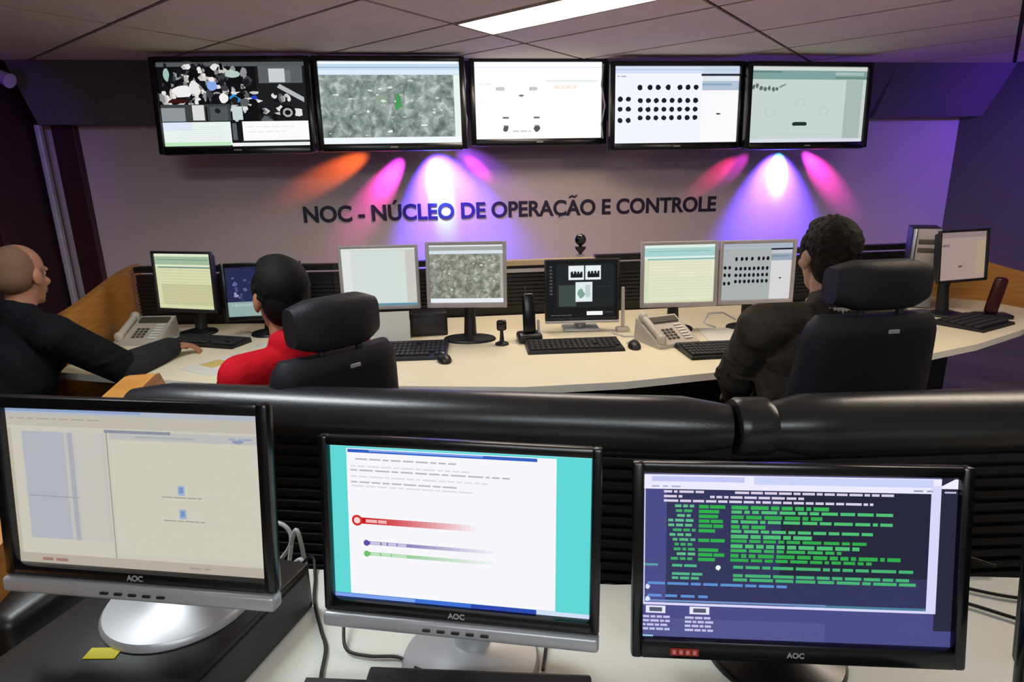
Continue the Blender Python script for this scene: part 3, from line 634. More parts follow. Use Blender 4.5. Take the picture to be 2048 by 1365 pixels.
# back console ----------------------------------------------------
YEL = ['dfe6c8', '9fb79a', '6f9488', 'd3d6a8', 'd8d8ae', 'c4c498', 'b8b890']
GRN = ['dcefe8', 'a8d0cc', '86b8b4', 'd6dcb8', 'e3e4c8', 'dfe2c6', 'cdd2b4']
def d_doc(s):
    s.rect(0, 0, 1, 1, 'cdd6d2', 1); s.rect(0, 0, 1, .03, 'dfe4e2', 2); s.rect(.0, .04, .13, .95, 'dde2de', 2); s.rect(.13, .06, .86, .96, 'd3ddd8', 3); s.rect(.86, .04, 1, .95, 'c9c9c2', 2); s.words(.2, .12, .6, .008, 'bcc8c4', 4); s.rect(0, .955, 1, 1, '5d93a4', 5)
def d_blue(s):
    s.rect(0, 0, 1, .7, '23264e', 1); s.rect(0, .7, 1, 1, '8fa8a4', 2)
    for k in range(26): s.blob(rnd.uniform(.05, .95), rnd.uniform(.06, .66), rnd.uniform(.015, .04), rnd.uniform(.02, .05), rnd.choice(['4a4f80', '8e92b4', '30345e', '5a5f90']), 2 + k % 3, 8, .4)
    s.blob(.5, .44, .06, .05, 'a9abc2', 5); s.words(.05, .74, .9, .05, 'a8bcb8', 4)
def d_video(s):
    s.rect(0, 0, 1, 1, '121417', 1); s.rect(.14, .05, .96, .82, '1d2124', 2); s.rect(.17, .42, .42, .80, '3d4845', 3)
    for k in range(9): s.rect(.04, .08 + k * .06, .08, .11 + k * .06, '4a4d50', 3)
    for u in (.31, .55):
        s.rect(u, .08, u + .22, .33, 'e6eef0', 4); s.rect(u + .03, .22, u + .2, .29, '14181a', 5)
        for q in range(4): s.blob(u + .05 + q * .045, .21, .018, .035, '1c2022', 6)
    s.rect(.41, .37, .65, .72, 'dfeceb', 4); s.blob(.49, .58, .05, .08, '7f9f94', 5); s.rect(.55, .42, .62, .64, 'b9cfca', 5); s.words(.7, .45, .9, .01, '3a4044', 4)
    s.rect(.57, .895, .80, .965, 'f4f6f6', 4); s.words(.06, .95, .36, .02, '5a5d60', 4); s.rect(.82, .9, .95, .93, '303438', 4)
def d_dots_small(s):
    s.rect(0, 0, 1, 1, 'c3cbca', 1); scr_dots(s); 
def d_acc(s): s.rect(0, 0, 1, 1, 'a08c84', 1); s.rect(0, 0, 1, .12, '8d7a78', 2); s.words(.03, .25, .2, .05, '6a5a5c', 3); s.blob(.45, .72, .05, .025, '5f4d44', 3); s.words(.05, .5, .8, .008, '94807a', 3); s.rect(.8, .2, .98, .9, 'a8947c', 2)
SM = M_silver_dk
monitor('dark framed monitor beside the wooden left end showing a yellowish list', (-1.370, 3.47, 1.054), -23, 3, .376, .305, .012, .018, M_dark, lambda s: scr_list(s, YEL), 'd3d6a8', GRP_B, m_stand=M_black, br=.10)
monitor('black monitor with dark blue desktop partly hidden by the man in red', (-.935, 3.37, 1.00), 2, 6, .376, .268, .022, .024, M_gloss, d_blue, '23264e', GRP_B, m_stand=M_black, br=.10)
monitor('silver framed monitor with a pale blank page', (-.285, 3.107, 1.089), -6, 1, .376, .297, .014, .018, SM, d_doc, 'cdd6d2', GRP_B, m_stand=M_black, br=.10)
monitor('silver framed desk monitor showing the grey aerial map', (.153, 3.014, 1.102), -10.6, 5.1, .376, .293, .016, .024, SM, lambda s: scr_map(s, M_map2, 'aeb0a6', 'b4b4a8', False), 'b4b4a8', GRP_B, m_stand=M_black, stand='oval', br=.11, k=.9)
monitor('black all-in-one screen with white video windows under the webcam', (.773, 3.104, .981), -6.4, 4, .376, .302, .012, .016, M_black, d_video, '121417', GRP_B, chin=.014, buttons=False, stand='box', m_stand=M_silver, br=.09)
monitor('silver monitor with pale green list beside the grey desk phone', (1.27, 2.999, 1.061), -5.3, 3.6, .376, .305, .017, .024, SM, lambda s: scr_list(s, GRN), 'e3e4c8', GRP_B, m_stand=M_black, br=.10)
monitor('silver desk monitor showing rows of small dark dots beside the brown jacketed man', (1.681, 2.96, 1.061), -4.2, 1.8, .376, .300, .017, .022, SM, d_dots_small, 'c3cbca', GRP_B, m_stand=M_black, stand='oval', br=.10, k=.72)
monitor('thin black monitor at the right end of the back console with a pinkish page', (2.917, 2.995, 1.097), 8.8, 6.5, .338, .265, .012, .014, M_black, d_acc, 'a08c84', GRP_B, m_stand=M_black, br=.10)

# ------------------------------------------------------------------ things on the back console
TZ = .7502
def keyboard(label, c, rz, w, d, z=TZ, m=None, mk=None, group='keyboards', rows=5, cols=17):
    t = thing('keyboard', label, 'keyboard', (c[0], c[1], z), R(rz), group)
    f = MB(); n = 4
    P = [(-w / 2, -d / 2), (w / 2, -d / 2), (w / 2, d / 2), (-w / 2, d / 2)]
    lo = [(x, y, 0) for x, y in P]; hi = [(x * .985, y * .97, .014 if y < 0 else .026) for x, y in P]
    f.loft([lo, hi], m or M_black, smooth=False); f.build('case', t)
    f = MB(); kw, kd = w * .94 / cols, d * .80 / rows
    for r_ in range(rows):
        for k in range(cols):
            if rnd.random() < .04: continue
            y = -d * .4 + kd * (r_ + .5); zz = .014 + .012 * (y / d + .5) + .004
            f.box((-w * .47 + kw * (k + .5), y, zz), (kw * .84, kd * .8, .008), mk or M_dark, .0015, seg=1)
    f.build('keys', t); return t
keyboard('black keyboard in front of the video call screen', (.655, 2.785), -3.5, .47, .19)
keyboard('black keyboard partly behind the headrest of the chair with the man in red', (-.17, 2.86), -4, .42, .28)
keyboard('black keypad pad beside the left arm of the man in the brown jacket', (1.31, 2.575), -2, .36, .22)
keyboard('dark keypad box at the right end of the back console', (2.87, 2.81), 22, .34, .24)
def mouse(label, c, rz, m=M_black, z=TZ):
    t = thing('computer_mouse', label, 'mouse', (c[0], c[1], z), R(rz), 'computer mice')
    f = MB(); f.ell((0, 0, .004), (.032, .055, .032), m)
    bmesh.ops.bisect_plane(f.bm, geom=f.bm.verts[:] + f.bm.edges[:] + f.bm.faces[:], plane_co=(0, 0, 0), plane_no=(0, 0, -1), clear_outer=True)
    e = [x for x in f.bm.edges if x.is_boundary]; bmesh.ops.holes_fill(f.bm, edges=e); f.build('body', t, smooth=60)
    f = MB(); f.cyl((-.004, .028, .03), (.004, .028, .03), .008, M_silver_dk, n=14); f.build('wheel', t); return t
mouse('black mouse with a silver flash right of the keyboard nearest the man in red', (.02, 2.68), 10)
mouse('black mouse between the keyboard and the right grey desk phone', (.945, 2.73), -10)
mouse('small pale mouse on the right arm of the back console', (2.33, 2.70), -15, M_phone)
def desk_phone(label, c, rz):
    t = thing('desk_phone', label, 'telephone', (c[0], c[1], TZ), R(rz), 'grey desk phones')
    f = MB(); f.loft([[(-.11, -.11, 0), (.13, -.11, 0), (.13, .11, 0), (-.11, .11, 0)], [(-.108, -.108, .018), (.128, -.108, .018), (.128, .10, .115), (-.108, .10, .115)]], M_phone, smooth=False); f.build('body', t)
    sl = math.atan2(.097, .208); Rm = Matrix.Rotation(sl, 3, 'X')
    def on(x, y, up=.004): return (x, -.108 + y * math.cos(sl), .018 + y * math.sin(sl) + up)
    f = MB(); f.box(on(.03, .185), (.16, .045, .012), M_phone_dk, .003, rot=Rm); f.build('display', t)
    f = MB()
    for r_ in range(4):
        for k in range(3): f.box(on(-.02 + k * .024, .04 + r_ * .022), (.017, .014, .006), M_phone_dk, .002, rot=Rm, seg=1)
    f.build('keypad', t); f = MB()
    for r_ in range(6): f.box(on(.085, .03 + r_ * .022), (.045, .012, .005), M_paper, .002, rot=Rm, seg=1)
    f.build('memory_keys', t)
    f = MB(); a, b_ = Vector(on(-.082, .02, .02)), Vector(on(-.082, .20, .02)); f.capsule(a, b_, .017, .017, M_phone); f.capsule(a, a + Vector((0, 0, -.012)), .024, .022, M_phone); f.capsule(b_, b_ + Vector((0, 0, -.012)), .024, .022, M_phone); f.build('handset', t, smooth=60)
    return t
desk_phone('grey desk phone near the left wooden end panel', (-1.585, 3.40), -8)
desk_phone('grey desk phone between the video call screen and the pale green list monitor', (1.125, 2.80), 14)
t = thing('cordless_phone', 'black cordless handset standing in its charger beside the all-in-one screen', 'telephone', (.461, 2.955, TZ), 0); t.scale = (1.25, 1.1, 1.08)
f = MB(); f.box((0, 0, .022), (.10, .10, .044), M_black, .014, seg=3); f.build('charger', t, smooth=40)
f = MB(); f.box((0, .005, .135), (.052, .03, .19), M_gloss, .012, rot=Matrix.Rotation(R(-10), 3, 'X'), seg=3); f.capsule((-.01, .02, .225), (-.01, .028, .255), .006, .004, M_black); f.build('handset', t, smooth=40)
f = MB(); f.box((.037, -.012, .06), (.008, .03, .09), M_silver, .003, rot=Matrix.Rotation(R(-10), 3, 'X')); f.build('charger_trim', t); f = MB(); f.box((-.037, -.03, .03), (.008, .03, .03), M_silver, .003); f.build('charger_trim', t)
t = thing('webcam', 'black ball webcam perched on top of the all-in-one screen', 'webcam', (.764, 3.11, 1.158), 0)
f = MB(); f.ell((0, 0, .088), (.030, .030, .030), M_gloss); f.build('head', t)
f = MB(); f.cyl((0, -.027, .088), (0, -.034, .088), .013, M_dark); f.build('lens', t)
f = MB(); f.cyl((0, 0, .012), (0, 0, .065), .009, M_black); f.lathe([(.03, .05), (.026, .038), (.012, .022), (0, .02)], M_black, 24); f.box((0, 0, .006), (.04, .035, .012), M_silver_dk, .004); f.build('clip_stand', t, smooth=40)
t = thing('antenna', 'thin white upright antenna at the right edge of the all-in-one screen', 'antenna', (.99, 3.06, TZ), 0)
f = MB(); f.capsule((0, 0, .02), (-.003, 0, .235), .010, .009, M_phone); f.build('rod', t, smooth=60)
f = MB(); f.box((0, .0, .012), (.07, .05, .024), M_phone, .006); f.build('base', t, smooth=40)
b = MB(); b.box((0, 0, .062), (.20, .14, .125), M_black, .008); b.box((0, -.071, .06), (.17, .004, .09), M_dark, .002)
tag(b.build('speaker_box', loc=(-.05, 3.24, TZ), smooth=40), 'small black box under the left edge of the grey map monitor', 'box')
t = thing('webcam', 'small black webcam on a short stand beside the base of the grey map monitor', 'webcam', (.315, 2.92, TZ), 0)
f = MB(); f.lathe([(.035, 0), (.034, .008), (.012, .018), (.008, .07), (.008, .09)], M_black, 24); f.build('stand', t, smooth=40)
f = MB(); f.box((0, 0, .10), (.05, .03, .055), M_gloss, .012, seg=3); f.build('head', t, smooth=40)
b = MB(); b.box((0, 0, .085), (.20, .006, .17), M_paper, rot=Matrix.Rotation(R(-14), 3, 'X')); tag(b.build('paper_sheet', loc=(-.245, 3.02, TZ + .003)), 'white paper sheet leaning below the pale blank monitor', 'paper')
b = MB(); b.box((0, 0, .002), (.21, .30, .004), M_paper); tag(b.build('paper_sheet', loc=(1.47, 2.86, TZ), rot=(0, 0, R(-12))), 'white papers lying behind the black keypad pad', 'paper', 'loose papers on the back console')
t = thing('paper_sheet', 'pale sheet with a yellow print beside the hand of the bald man', 'paper', (-1.00, 2.84, TZ), R(-38), 'loose papers on the back console')
b = MB(); b.box((0, 0, .001), (.24, .30, .002), M_paper); b.build('sheet', t)
b = MB(); b.box((-.04, -.02, .0024), (.10, .10, .0006), mat('pale_yellow_print', 'cdb76a', .8)); b.build('print', t)
for k, (x, y, rz, lab) in enumerate(((-1.42, 3.27, 20, 'small white note beside the left grey desk phone'), (-.86, 3.14, -8, 'white sheet in front of the dark blue desktop monitor'), (2.42, 2.88, 5, 'white notes behind the pale mouse at the right end'))):
    b = MB(); b.box((0, 0, .0015), (.18, .10, .003), M_paper); tag(b.build('paper_sheet', loc=(x, y, TZ), rot=(0, 0, R(rz))), lab, 'paper', 'loose papers on the back console')
keyboard('dark grey keyboard lying below the dark framed list monitor', (-1.21, 3.26), -24, .42, .15)
t = thing('computer_tower', 'grey computer tower standing behind the thin black monitor', 'computer', (2.985, 3.37, TZ), R(-36))
f = MB(); f.box((0, 0, .24), (.15, .28, .48), M_dark, .006); f.build('case', t, smooth=40)
f = MB(); f.box((.014, -.146, .24), (.118, .014, .47), M_silver_dk, .004); f.box((.014, -.154, .40), (.10, .004, .03), M_phone_dk, .002); f.box((.014, -.154, .35), (.10, .004, .03), M_phone_dk, .002); f.build('front_panel', t, smooth=40)
f = MB(); f.box((-.056, -.15, .24), (.018, .02, .47), M_alu, .004); f.build('side_trim', t, smooth=40)
t = thing('cordless_phone', 'dark red upright handset on a black stand at the far right of the back console', 'telephone', (3.10, 2.93, TZ), R(-20))
f = MB(); f.box((0, 0, .012), (.17, .10, .024), M_black, .008); f.build('charger', t, smooth=40)
f = MB(); f.box((0, 0, .125), (.065, .045, .21), M_darkred, .02, rot=Matrix.Rotation(R(8), 3, 'Y'), seg=4); f.build('handset', t, smooth=40)
b = MB(); b.tube([(.92, 3.02, .757), (.96, 2.93, .756), (1.02, 2.92, .756), (.99, 2.86, .756), (.93, 2.80, .756), (.945, 2.785, .76)], .004, M_cable_w, 8)
tag(b.build('cable', smooth=60), 'pale cable lying between the all-in-one screen and the mouse', 'cable')
b = MB(); b.tube([(1.50, 3.02, .757), (1.44, 2.98, .78), (1.40, 2.95, .80), (1.45, 3.0, .84), (1.55, 3.04, .83), (1.62, 3.03, .79)], .005, M_cable_w, 8)
tag(b.build('cable', smooth=60), 'pale cable looping beneath the pale green list monitor', 'cable')

# ------------------------------------------------------------------ things on the front console
t = thing('computer_case', 'flat black desktop computer lying under the left monitor', 'computer', (-.515, .905, TZ), R(-24))
f = MB(); f.box((0, 0, .0505), (.33, .46, .097), M_black, .005); f.build('case', t, smooth=40)
f = MB(); f.box((.1665, 0, .05), (.004, .43, .07), M_dark, .001); f.build('side_vent', t)
b = MB(); b.box((0, 0, 0), (.05, .022, .0016), M_yellow, .0004); tag(b.build('sticker', loc=(-.546, .858, .8505), rot=(0, 0, R(-8))), 'bright yellow sticker on the flat black computer', 'sticker')
b = MB(); b.box((0, 0, .05), (.10, .32, .10), M_black, .02, seg=3); tag(b.build('equipment_box', loc=(-.735, 1.12, TZ), rot=(0, 0, R(-20)), smooth=40), 'black box in the corner by the left wooden end panel', 'box')
keyboard('black keyboard at the bottom edge below the cyan desktop monitor', (-.035, .705), -11.5, .47, .19, group='keyboards on the front console')
b = MB(); b.box((0, 0, .022), (.36, .05, .014), M_dark, .005, rot=Matrix.Rotation(R(10), 3, 'X')); o = b.build('palm_strip'); 
o.parent = [x for x in COL.objects if x.name.startswith('keyboard') and x.parent is None][-1]; o.location = (.05, .085, .006); o.name = 'top_strip'
keyboard('dark keyboard below the green terminal monitor', (.52, .60), -11.5, .43, .17, group='keyboards on the front console')
CB = [([(-.42, 1.30, .60), (-.31, 1.21, .755), (-.285, 1.14, .756), (-.272, 1.06, .756), (-.245, .975, .756), (-.228, .925, .756), (-.225, .86, .757), (-.21, .80, .775)], M_cable_b, .0035, 'thin black cable running down the pale worktop left of the cyan desktop monitor'),
      ([(-.20, 1.0, .79), (-.20, .955, .77), (-.19, .915, .757), (-.15, .895, .756), (-.10, .885, .756), (-.075, .86, .757), (-.06, .83, .775)], M_cable_b, .003, 'black cable bending across the worktop below the cyan desktop monitor'),
      ([(.20, .93, .757), (.165, .885, .756), (.15, .84, .757), (.14, .80, .775)], M_cable_b, .003, 'short dark cable behind the right half of the bottom keyboard'),
      ([(-.45, 1.34, .72), (-.40, 1.29, .80), (-.36, 1.27, .78), (-.37, 1.25, .70)], M_cable_w, .005, 'white cable bunched in the gap left of the cyan desktop monitor, topmost of three'),
      ([(-.43, 1.31, .66), (-.37, 1.27, .74), (-.34, 1.25, .80), (-.33, 1.25, .70)], M_cable_w, .005, 'white cable bunched in the gap left of the cyan desktop monitor, middle of three'),
      ([(-.43, 1.30, .76), (-.38, 1.26, .70), (-.335, 1.24, .73), (-.32, 1.22, .66)], M_cable_w, .005, 'white cable bunched in the gap left of the cyan desktop monitor, lowest of three'),
      ([(.93, 1.10, .66), (.98, 1.02, .75), (1.03, .96, .785), (1.10, .93, .77)], M_cable_b, .004, 'black cable arching in the gap right of the green terminal monitor'),
      ([(.90, .97, .757), (.98, .91, .757), (1.06, .86, .757), (1.15, .83, .757)], M_cable_b, .0035, 'black cable lying on the worktop right of the green terminal monitor'),
      ([(.88, .90, .757), (.96, .86, .757), (1.04, .79, .757), (1.12, .76, .757)], M_cable_b, .0035, 'second black cable on the worktop right of the green terminal monitor, nearer the viewer'),
      ([(.30, 1.20, .56), (.36, 1.19, .62), (.42, 1.17, .60), (.46, 1.15, .52)], M_cable_b, .004, 'black cable drooping before the slatted panel between the cyan and terminal monitors')]
def smooth_path(P, n=8):
    P = [Vector(p) for p in P]; Q = [P[0]] + P + [P[-1]]; out = []
    for k in range(1, len(Q) - 2):
        for j in range(n):
            s_ = j / n; a, b_, c, d = Q[k - 1:k + 3]
            out.append(.5 * ((2 * b_) + (c - a) * s_ + (2 * a - 5 * b_ + 4 * c - d) * s_ ** 2 + (3 * b_ - a - 3 * c + d) * s_ ** 3))
    return out + [P[-1]]
for pts, m, r_, lab in CB:
    b = MB(); b.tube(smooth_path(pts), r_, m, 8); tag(b.build('cable', smooth=60), lab, 'cable')

# ------------------------------------------------------------------ office chairs
def office_chair(label, loc, az, headrest=True, dz=0.0, hz=1.255, hw=.143, hh=.069):
    """local frame: sitter looks along +y, origin on the floor under the seat"""
    t = thing('office_chair', label, 'chair', (loc[0], loc[1], 0), -R(az), 'black leather office chairs')
    f = MB(); f.box((0, .03, .45 + dz), (.50, .48, .10), M_leather, .04, seg=4); f.build('seat', t, smooth=50)
    # backrest: curved padded slab, leaning back
    rings = []
    for k in range(25):
        u = k / 24; z = .50 + dz + u * (hz - .084 - .50 - dz); y = -.21 - .075 * u; w = .235 - .042 * u ** 2 - (.022 * max(0, (u - .88) / .12) ** 3); th = .038 if 0 < k < 24 else .024
        ring = []
        for j in range(28):
            a = 2 * math.pi * j / 28; cx = math.copysign(abs(math.cos(a)) ** .35, math.cos(a)); cy = math.copysign(abs(math.sin(a)) ** .6, math.sin(a))
            ring.append((cx * w, y + cy * th + .03 * (cx) ** 2, z))
        rings.append(ring)
    f = MB(); f.loft(rings, M_leather); f.build('backrest', t, smooth=50)
    if headrest:
        f = MB(); rings = []
        for k in range(11):
            u = -1 + 2 * k / 10; e = (1 - abs(u) ** 6) ** .5 if abs(u) < 1 else .0; e = max(e, .72)
            ring = []
            for j in range(24):
                a = 2 * math.pi * j / 24; cy = math.copysign(abs(math.cos(a)) ** .6, math.cos(a)); cz = math.copysign(abs(math.sin(a)) ** .6, math.sin(a))
                ring.append((u * hw, -.275 + cy * .048 * e + .02 * u * u, hz + cz * hh * e))
            rings.append(ring)
        f.loft(rings, M_leather); f.build('headrest', t, smooth=50)
        for sx in (-1, 1):
            f = MB(); f.cyl((sx * .06, -.283, hz - .15), (sx * .06, -.278, hz - .04), .010, M_dark); f.build('headrest_bracket', t, smooth=40)
        f = MB(); f.box((.02, -.3185, hz - .125), (.034, .004, .012), M_silver, .002, rot=Matrix.Rotation(R(-6), 3, 'X')); f.build('logo_plate', t)
    for sx in (-1, 1):
        f = MB(); f.box((sx * .29, .02, .655 + dz), (.07, .26, .03), M_black, .014, seg=3); f.tube([(sx * .23, .0, .44 + dz), (sx * .29, .0, .46 + dz), (sx * .29, .0, .65 + dz)], .016, M_black, 12); f.build('armrest', t, smooth=40)
    f = MB(); f.box((0, -.20, .44 + dz), (.08, .10, .02), M_dark); f.tube([(0, -.16, .43 + dz), (0, -.27, .47 + dz), (0, -.262, .75)], .02, M_dark, 12); f.build('back_bracket', t, smooth=40)
    f = MB(); f.cyl((0, 0, .09), (0, 0, .41 + dz), .026, M_dark); f.box((0, 0, .40 + dz), (.2, .2, .03), M_dark, .01); f.build('gas_column', t, smooth=40)
    for k in range(5):
        a = 2 * math.pi * k / 5 + .3; c, s_ = math.cos(a), math.sin(a)
        f = MB(); f.tube([(0, 0, .10), (c * .15, s_ * .15, .10), (c * .29, s_ * .29, .075)], [.026, .022, .016], M_dark, 10); lg = f.build('leg', t, smooth=50)
        f = MB(); f.cyl((c * .29 - s_ * .02, s_ * .29 + c * .02, .03), (c * .29 + s_ * .02, s_ * .29 - c * .02, .03), .0295, M_rubber, n=16); f.build('caster', lg, smooth=40)
    return t
office_chair('black leather office chair with headrest behind the man in red', (-.46, 1.915), -40, True, -.045, 1.176, .134, .075)
office_chair('black leather office chair with headrest behind the man in the brown jacket', (1.225, 1.775), 0, True, .02, 1.252)
office_chair('low black office chair under the bald man', (-1.80, 2.57), 28, False, -.02, 1.02)

# ------------------------------------------------------------------ people
def remesh(mb, name, voxel, smooth_it, parent=None, mats=()):
    o = mb.build(name); md = o.modifiers.new('r', 'REMESH'); md.mode = 'VOXEL'; md.voxel_size = voxel; md.use_smooth_shade = True
    sm = o.modifiers.new('s', 'SMOOTH'); sm.factor = .5; sm.iterations = smooth_it
    dg = bpy.context.evaluated_depsgraph_get(); me = bpy.data.meshes.new_from_object(o.evaluated_get(dg))
    o.modifiers.clear(); old = o.data; o.data = me; bpy.data.meshes.remove(old); me.name = name
    me.materials.clear()
    for m in mats: me.materials.append(m)
    me.polygons.foreach_set('material_index', [0] * len(me.polygons)); me.polygons.foreach_set('use_smooth', [True] * len(me.polygons)); me.update()
    if parent: o.parent = parent
    return o
def ik(s, w, l1, l2, hint):
    s, w = Vector(s), Vector(w); d = w - s; D = min(d.length, (l1 + l2) * .985); u = d.normalized(); w = s + u * D
    a = (l1 * l1 - l2 * l2 + D * D) / (2 * D); h = math.sqrt(max(0, l1 * l1 - a * a)); hv = Vector(hint); hv = (hv - u * hv.dot(u)).normalized()
    return s + u * a + hv * h, w
def hand(mb, wrist, fwd, up, side, m, curl=18):
    """side=+1: thumb towards fwd x up reversed (left/right); fingers bend downwards (away from up)"""
    f = Vector(fwd).normalized(); n = Vector(up); n = (n - f * n.dot(f)).normalized(); r_ = f.cross(n) * side     # r_ points to the thumb side
    w = Vector(wrist); L_ = [.040, .045, .042, .033]
    for k in range(4):
        off = r_ * (.030 - k * .020); base = w + r_ * (.014 - k * .010) ; kn = w + f * (.085 - .004 * abs(k - 1.2)) + off + n * .004
        mb.capsule(base, kn, .014, .0105, m, 10, 3)
        p = kn; ang = R(curl + 5 * k)
        for q in range(3):
            d = (f * math.cos(ang) - n * math.sin(ang) + r_ * (.05 * (1 - k))).normalized(); e = p + d * (L_[k] * (1, .68, .52)[q])
            mb.capsule(p, e, .0092 - .0009 * q, .0085 - .0009 * q, m, 10, 3); p = e; ang += R(curl * 1.1)
    t0 = w + f * .022 + r_ * .018 - n * .004; t1 = t0 + (f * .7 + r_ * .75 - n * .15).normalized() * .042; t2 = t1 + (f * .95 + r_ * .25 - n * .25).normalized() * .032; t3 = t2 + (f * 1.0 - n * .3).normalized() * .024
    mb.capsule(t0, t1, .014, .0115, m, 10, 3); mb.capsule(t1, t2, .0110, .0098, m, 10, 3); mb.capsule(t2, t3, .0098, .0082, m, 10, 3)
def person(label, loc, az, head, head_yaw, wr, wl, skin, hairfn, jacket, jfat, hip_z=.55, hint_r=(1, -.4, -.8), hint_l=(-1, -.4, -.8), head_pitch=0.0, hscale=1.0, collar=None, sh_w=.185, sleeve_mat=None, sh_drop=.20, leg_reach=.42, arm=(.285, .255)):
    """local frame as the chairs: looks along +y; head = local centre of the head; wr / wl wrist targets in local coordinates"""
    H = Vector(head); hip = Vector((0, -.02, hip_z)); nb = H + Vector((0, -.035, -.155)); sh_z = H.z - sh_drop - .02
    chest = Vector((0, (nb.y + hip.y) * .5 + .0, (sh_z + hip_z) * .5 + .06)); up_ = Vector((0, nb.y - .015, sh_z - .03))
    Rh = Matrix.Rotation(-R(head_yaw), 3, 'Z') @ Matrix.Rotation(-R(head_pitch), 3, 'X')
    hp = lambda x, y, z: H + Rh @ (Vector((x, y, z)) * hscale)
    hs = lambda *r: tuple(v * hscale for v in r)
    b = MB(); m = skin
    # torso
    b.ell(hip + Vector((0, 0, .02)), (.165, .125, .12), m); b.capsule(hip + Vector((0, 0, .05)), chest, .125, .135, m); b.ell(chest, (.155, .115, .17), m); b.ell(up_ + Vector((0, 0, -.05)), (.165, .105, .12), m)
    SR, SL = Vector((sh_w, nb.y - .02, sh_z)), Vector((-sh_w, nb.y - .02, sh_z))
    for s_ in (SR, SL): b.capsule(nb + Vector((0, -.01, -.03)), s_, .052, .056, m)
    b.capsule(nb + Vector((0, -.008, -.03)), hp(0, -.012, -.05), .058, .052, m)
    # head
    b.ell(hp(0, -.014, .028), hs(.075, .096, .092), m, Rh); b.ell(hp(0, .020, -.030), hs(.060, .072, .092), m, Rh); b.ell(hp(0, .034, -.085), hs(.047, .046, .040), m, Rh); b.ell(hp(0, .070, -.106), hs(.022, .018, .018), m, Rh)
    b.capsule(hp(0, .090, .004), hp(0, .108, -.030), .009 * hscale, .0135 * hscale, m, 12, 4)
    for sx in (-1, 1):
        b.ell(hp(sx * .011, .098, -.034), hs(.009, .009, .008), m, Rh); b.capsule(hp(sx * .012, .084, .022), hp(sx * .046, .068, .020), .010 * hscale, .009 * hscale, m, 10, 3)
        b.ell(hp(sx * .042, .062, -.030), hs(.020, .018, .018), m, Rh); b.ell(hp(sx * .077, -.008, -.012), hs(.010, .021, .032), m, Rh); b.capsule(hp(sx * .073, -.0, -.03), hp(sx * .075, .004, .0), .008 * hscale, .006 * hscale, m, 8, 3)
    b.capsule(hp(-.018, .088, -.062), hp(.018, .088, -.062), .008 * hscale, .008 * hscale, m, 10, 3); b.capsule(hp(-.014, .087, -.074), hp(.014, .087, -.074), .008 * hscale, .008 * hscale, m, 10, 3)
    # arms and hands
    arms = []
    for s_, w, hint, side in ((SR, wr, hint_r, -1), (SL, wl, hint_l, 1)):
        e, w2 = ik(s_, w[0], arm[0], arm[1], hint); arms.append((s_, e, w2))
        b.capsule(s_, e, .050, .040, m); b.capsule(e, w2, .040, .027, m); hand(b, w2, w[1], (0, 0, 1), side, m)
    # legs
    legs = []
    for sx in (-1, 1):
        h0 = hip + Vector((sx * .09, .02, -.01)); kn = Vector((sx * .13, leg_reach, hip_z - .02)); an = Vector((sx * .13, leg_reach + .03, .09)); legs.append((h0, kn, an))
        b.capsule(h0, kn, .085, .058, m); b.capsule(kn, an, .055, .038, m); b.capsule(an + Vector((0, -.02, -.04)), an + Vector((0, .13, -.055)), .036, .03, m)
    body = remesh(b, 'person', .0052, 3, mats=[skin])
    body.location = (loc[0], loc[1], 0); body.rotation_euler = (0, 0, -R(az)); tag(body, label, 'person')
    # jacket / shirt
    j = MB(); g = jfat; mj = jacket
    j.ell(hip + Vector((0, 0, .05)), (.17 + g, .13 + g, .13), mj); j.capsule(hip + Vector((0, 0, .07)), chest, .13 + g, .138 + g, mj); j.ell(chest, (.16 + g, .12 + g, .17 + g), mj); j.ell(up_ + Vector((0, 0, -.05)), (.168 + g, .108 + g, .12 + g * .5), mj)
    for (s_, e, w2) in arms:
        j.capsule(nb + Vector((0, -.01, -.045)), s_, .050 + g * .5, .058 + g, mj); j.capsule(s_, e, .054 + g, .046 + g, mj)
        if sleeve_mat is None: j.capsule(e, w2, .046 + g, .033 + g * .7, mj)
        # folds at the elbow
        for q in range(5):
            p = s_.lerp(e, .55 + .1 * q); j.ell(p + Vector((rnd.uniform(-.01, .01), rnd.uniform(-.01, .01), rnd.uniform(-.01, .01))), (.05 + g, .05 + g, .022), mj, Matrix.Rotation(rnd.uniform(-.5, .5), 3, 'X'))
    # stand-up collar
    nd = (hp(0, -.012, -.05) - nb).normalized(); j.capsule(nb + Vector((0, -.008, -.04)), nb + Vector((0, -.012, -.002)), .083, .075, mj, 20, 3)
    jo = remesh(j, 'jacket', .007, 3, body, [jacket])
    if sleeve_mat is not None:
        for (s_, e, w2) in arms:
            q = MB(); q.capsule(e, w2, .048 + g, .034 + g * .7, sleeve_mat)
            for k in range(6): p = e.lerp(w2, .08 + .14 * k); q.ell(p, (.045 + g - .003 * k, .045 + g - .003 * k, .02), sleeve_mat, Matrix.Rotation(rnd.uniform(-.6, .6), 3, 'Y'))
            remesh(q, 'sleeve', .006, 2, body, [sleeve_mat])['label'] = 'dark grey forearm sleeve'
    if collar:
        q = MB(); n = 36; c0 = nb + Vector((0, -.008, -.01)); rings = []
        for (rr, zz) in ((.076, -.02), (.072, .018), (.067, .030), (.063, .018), (.064, -.02)):
            rings.append([c0 + Vector((math.cos(2 * math.pi * k / n) * rr, math.sin(2 * math.pi * k / n) * rr * 1.05, zz)) for k in range(n)])
        q.loft(rings, collar, caps=False); q.build('shirt_collar', body, smooth=60)
    # trousers, shoes, eyes, hair
    q = MB(); q.ell(hip + Vector((0, 0, .0)), (.178, .138, .11), M_trouser)
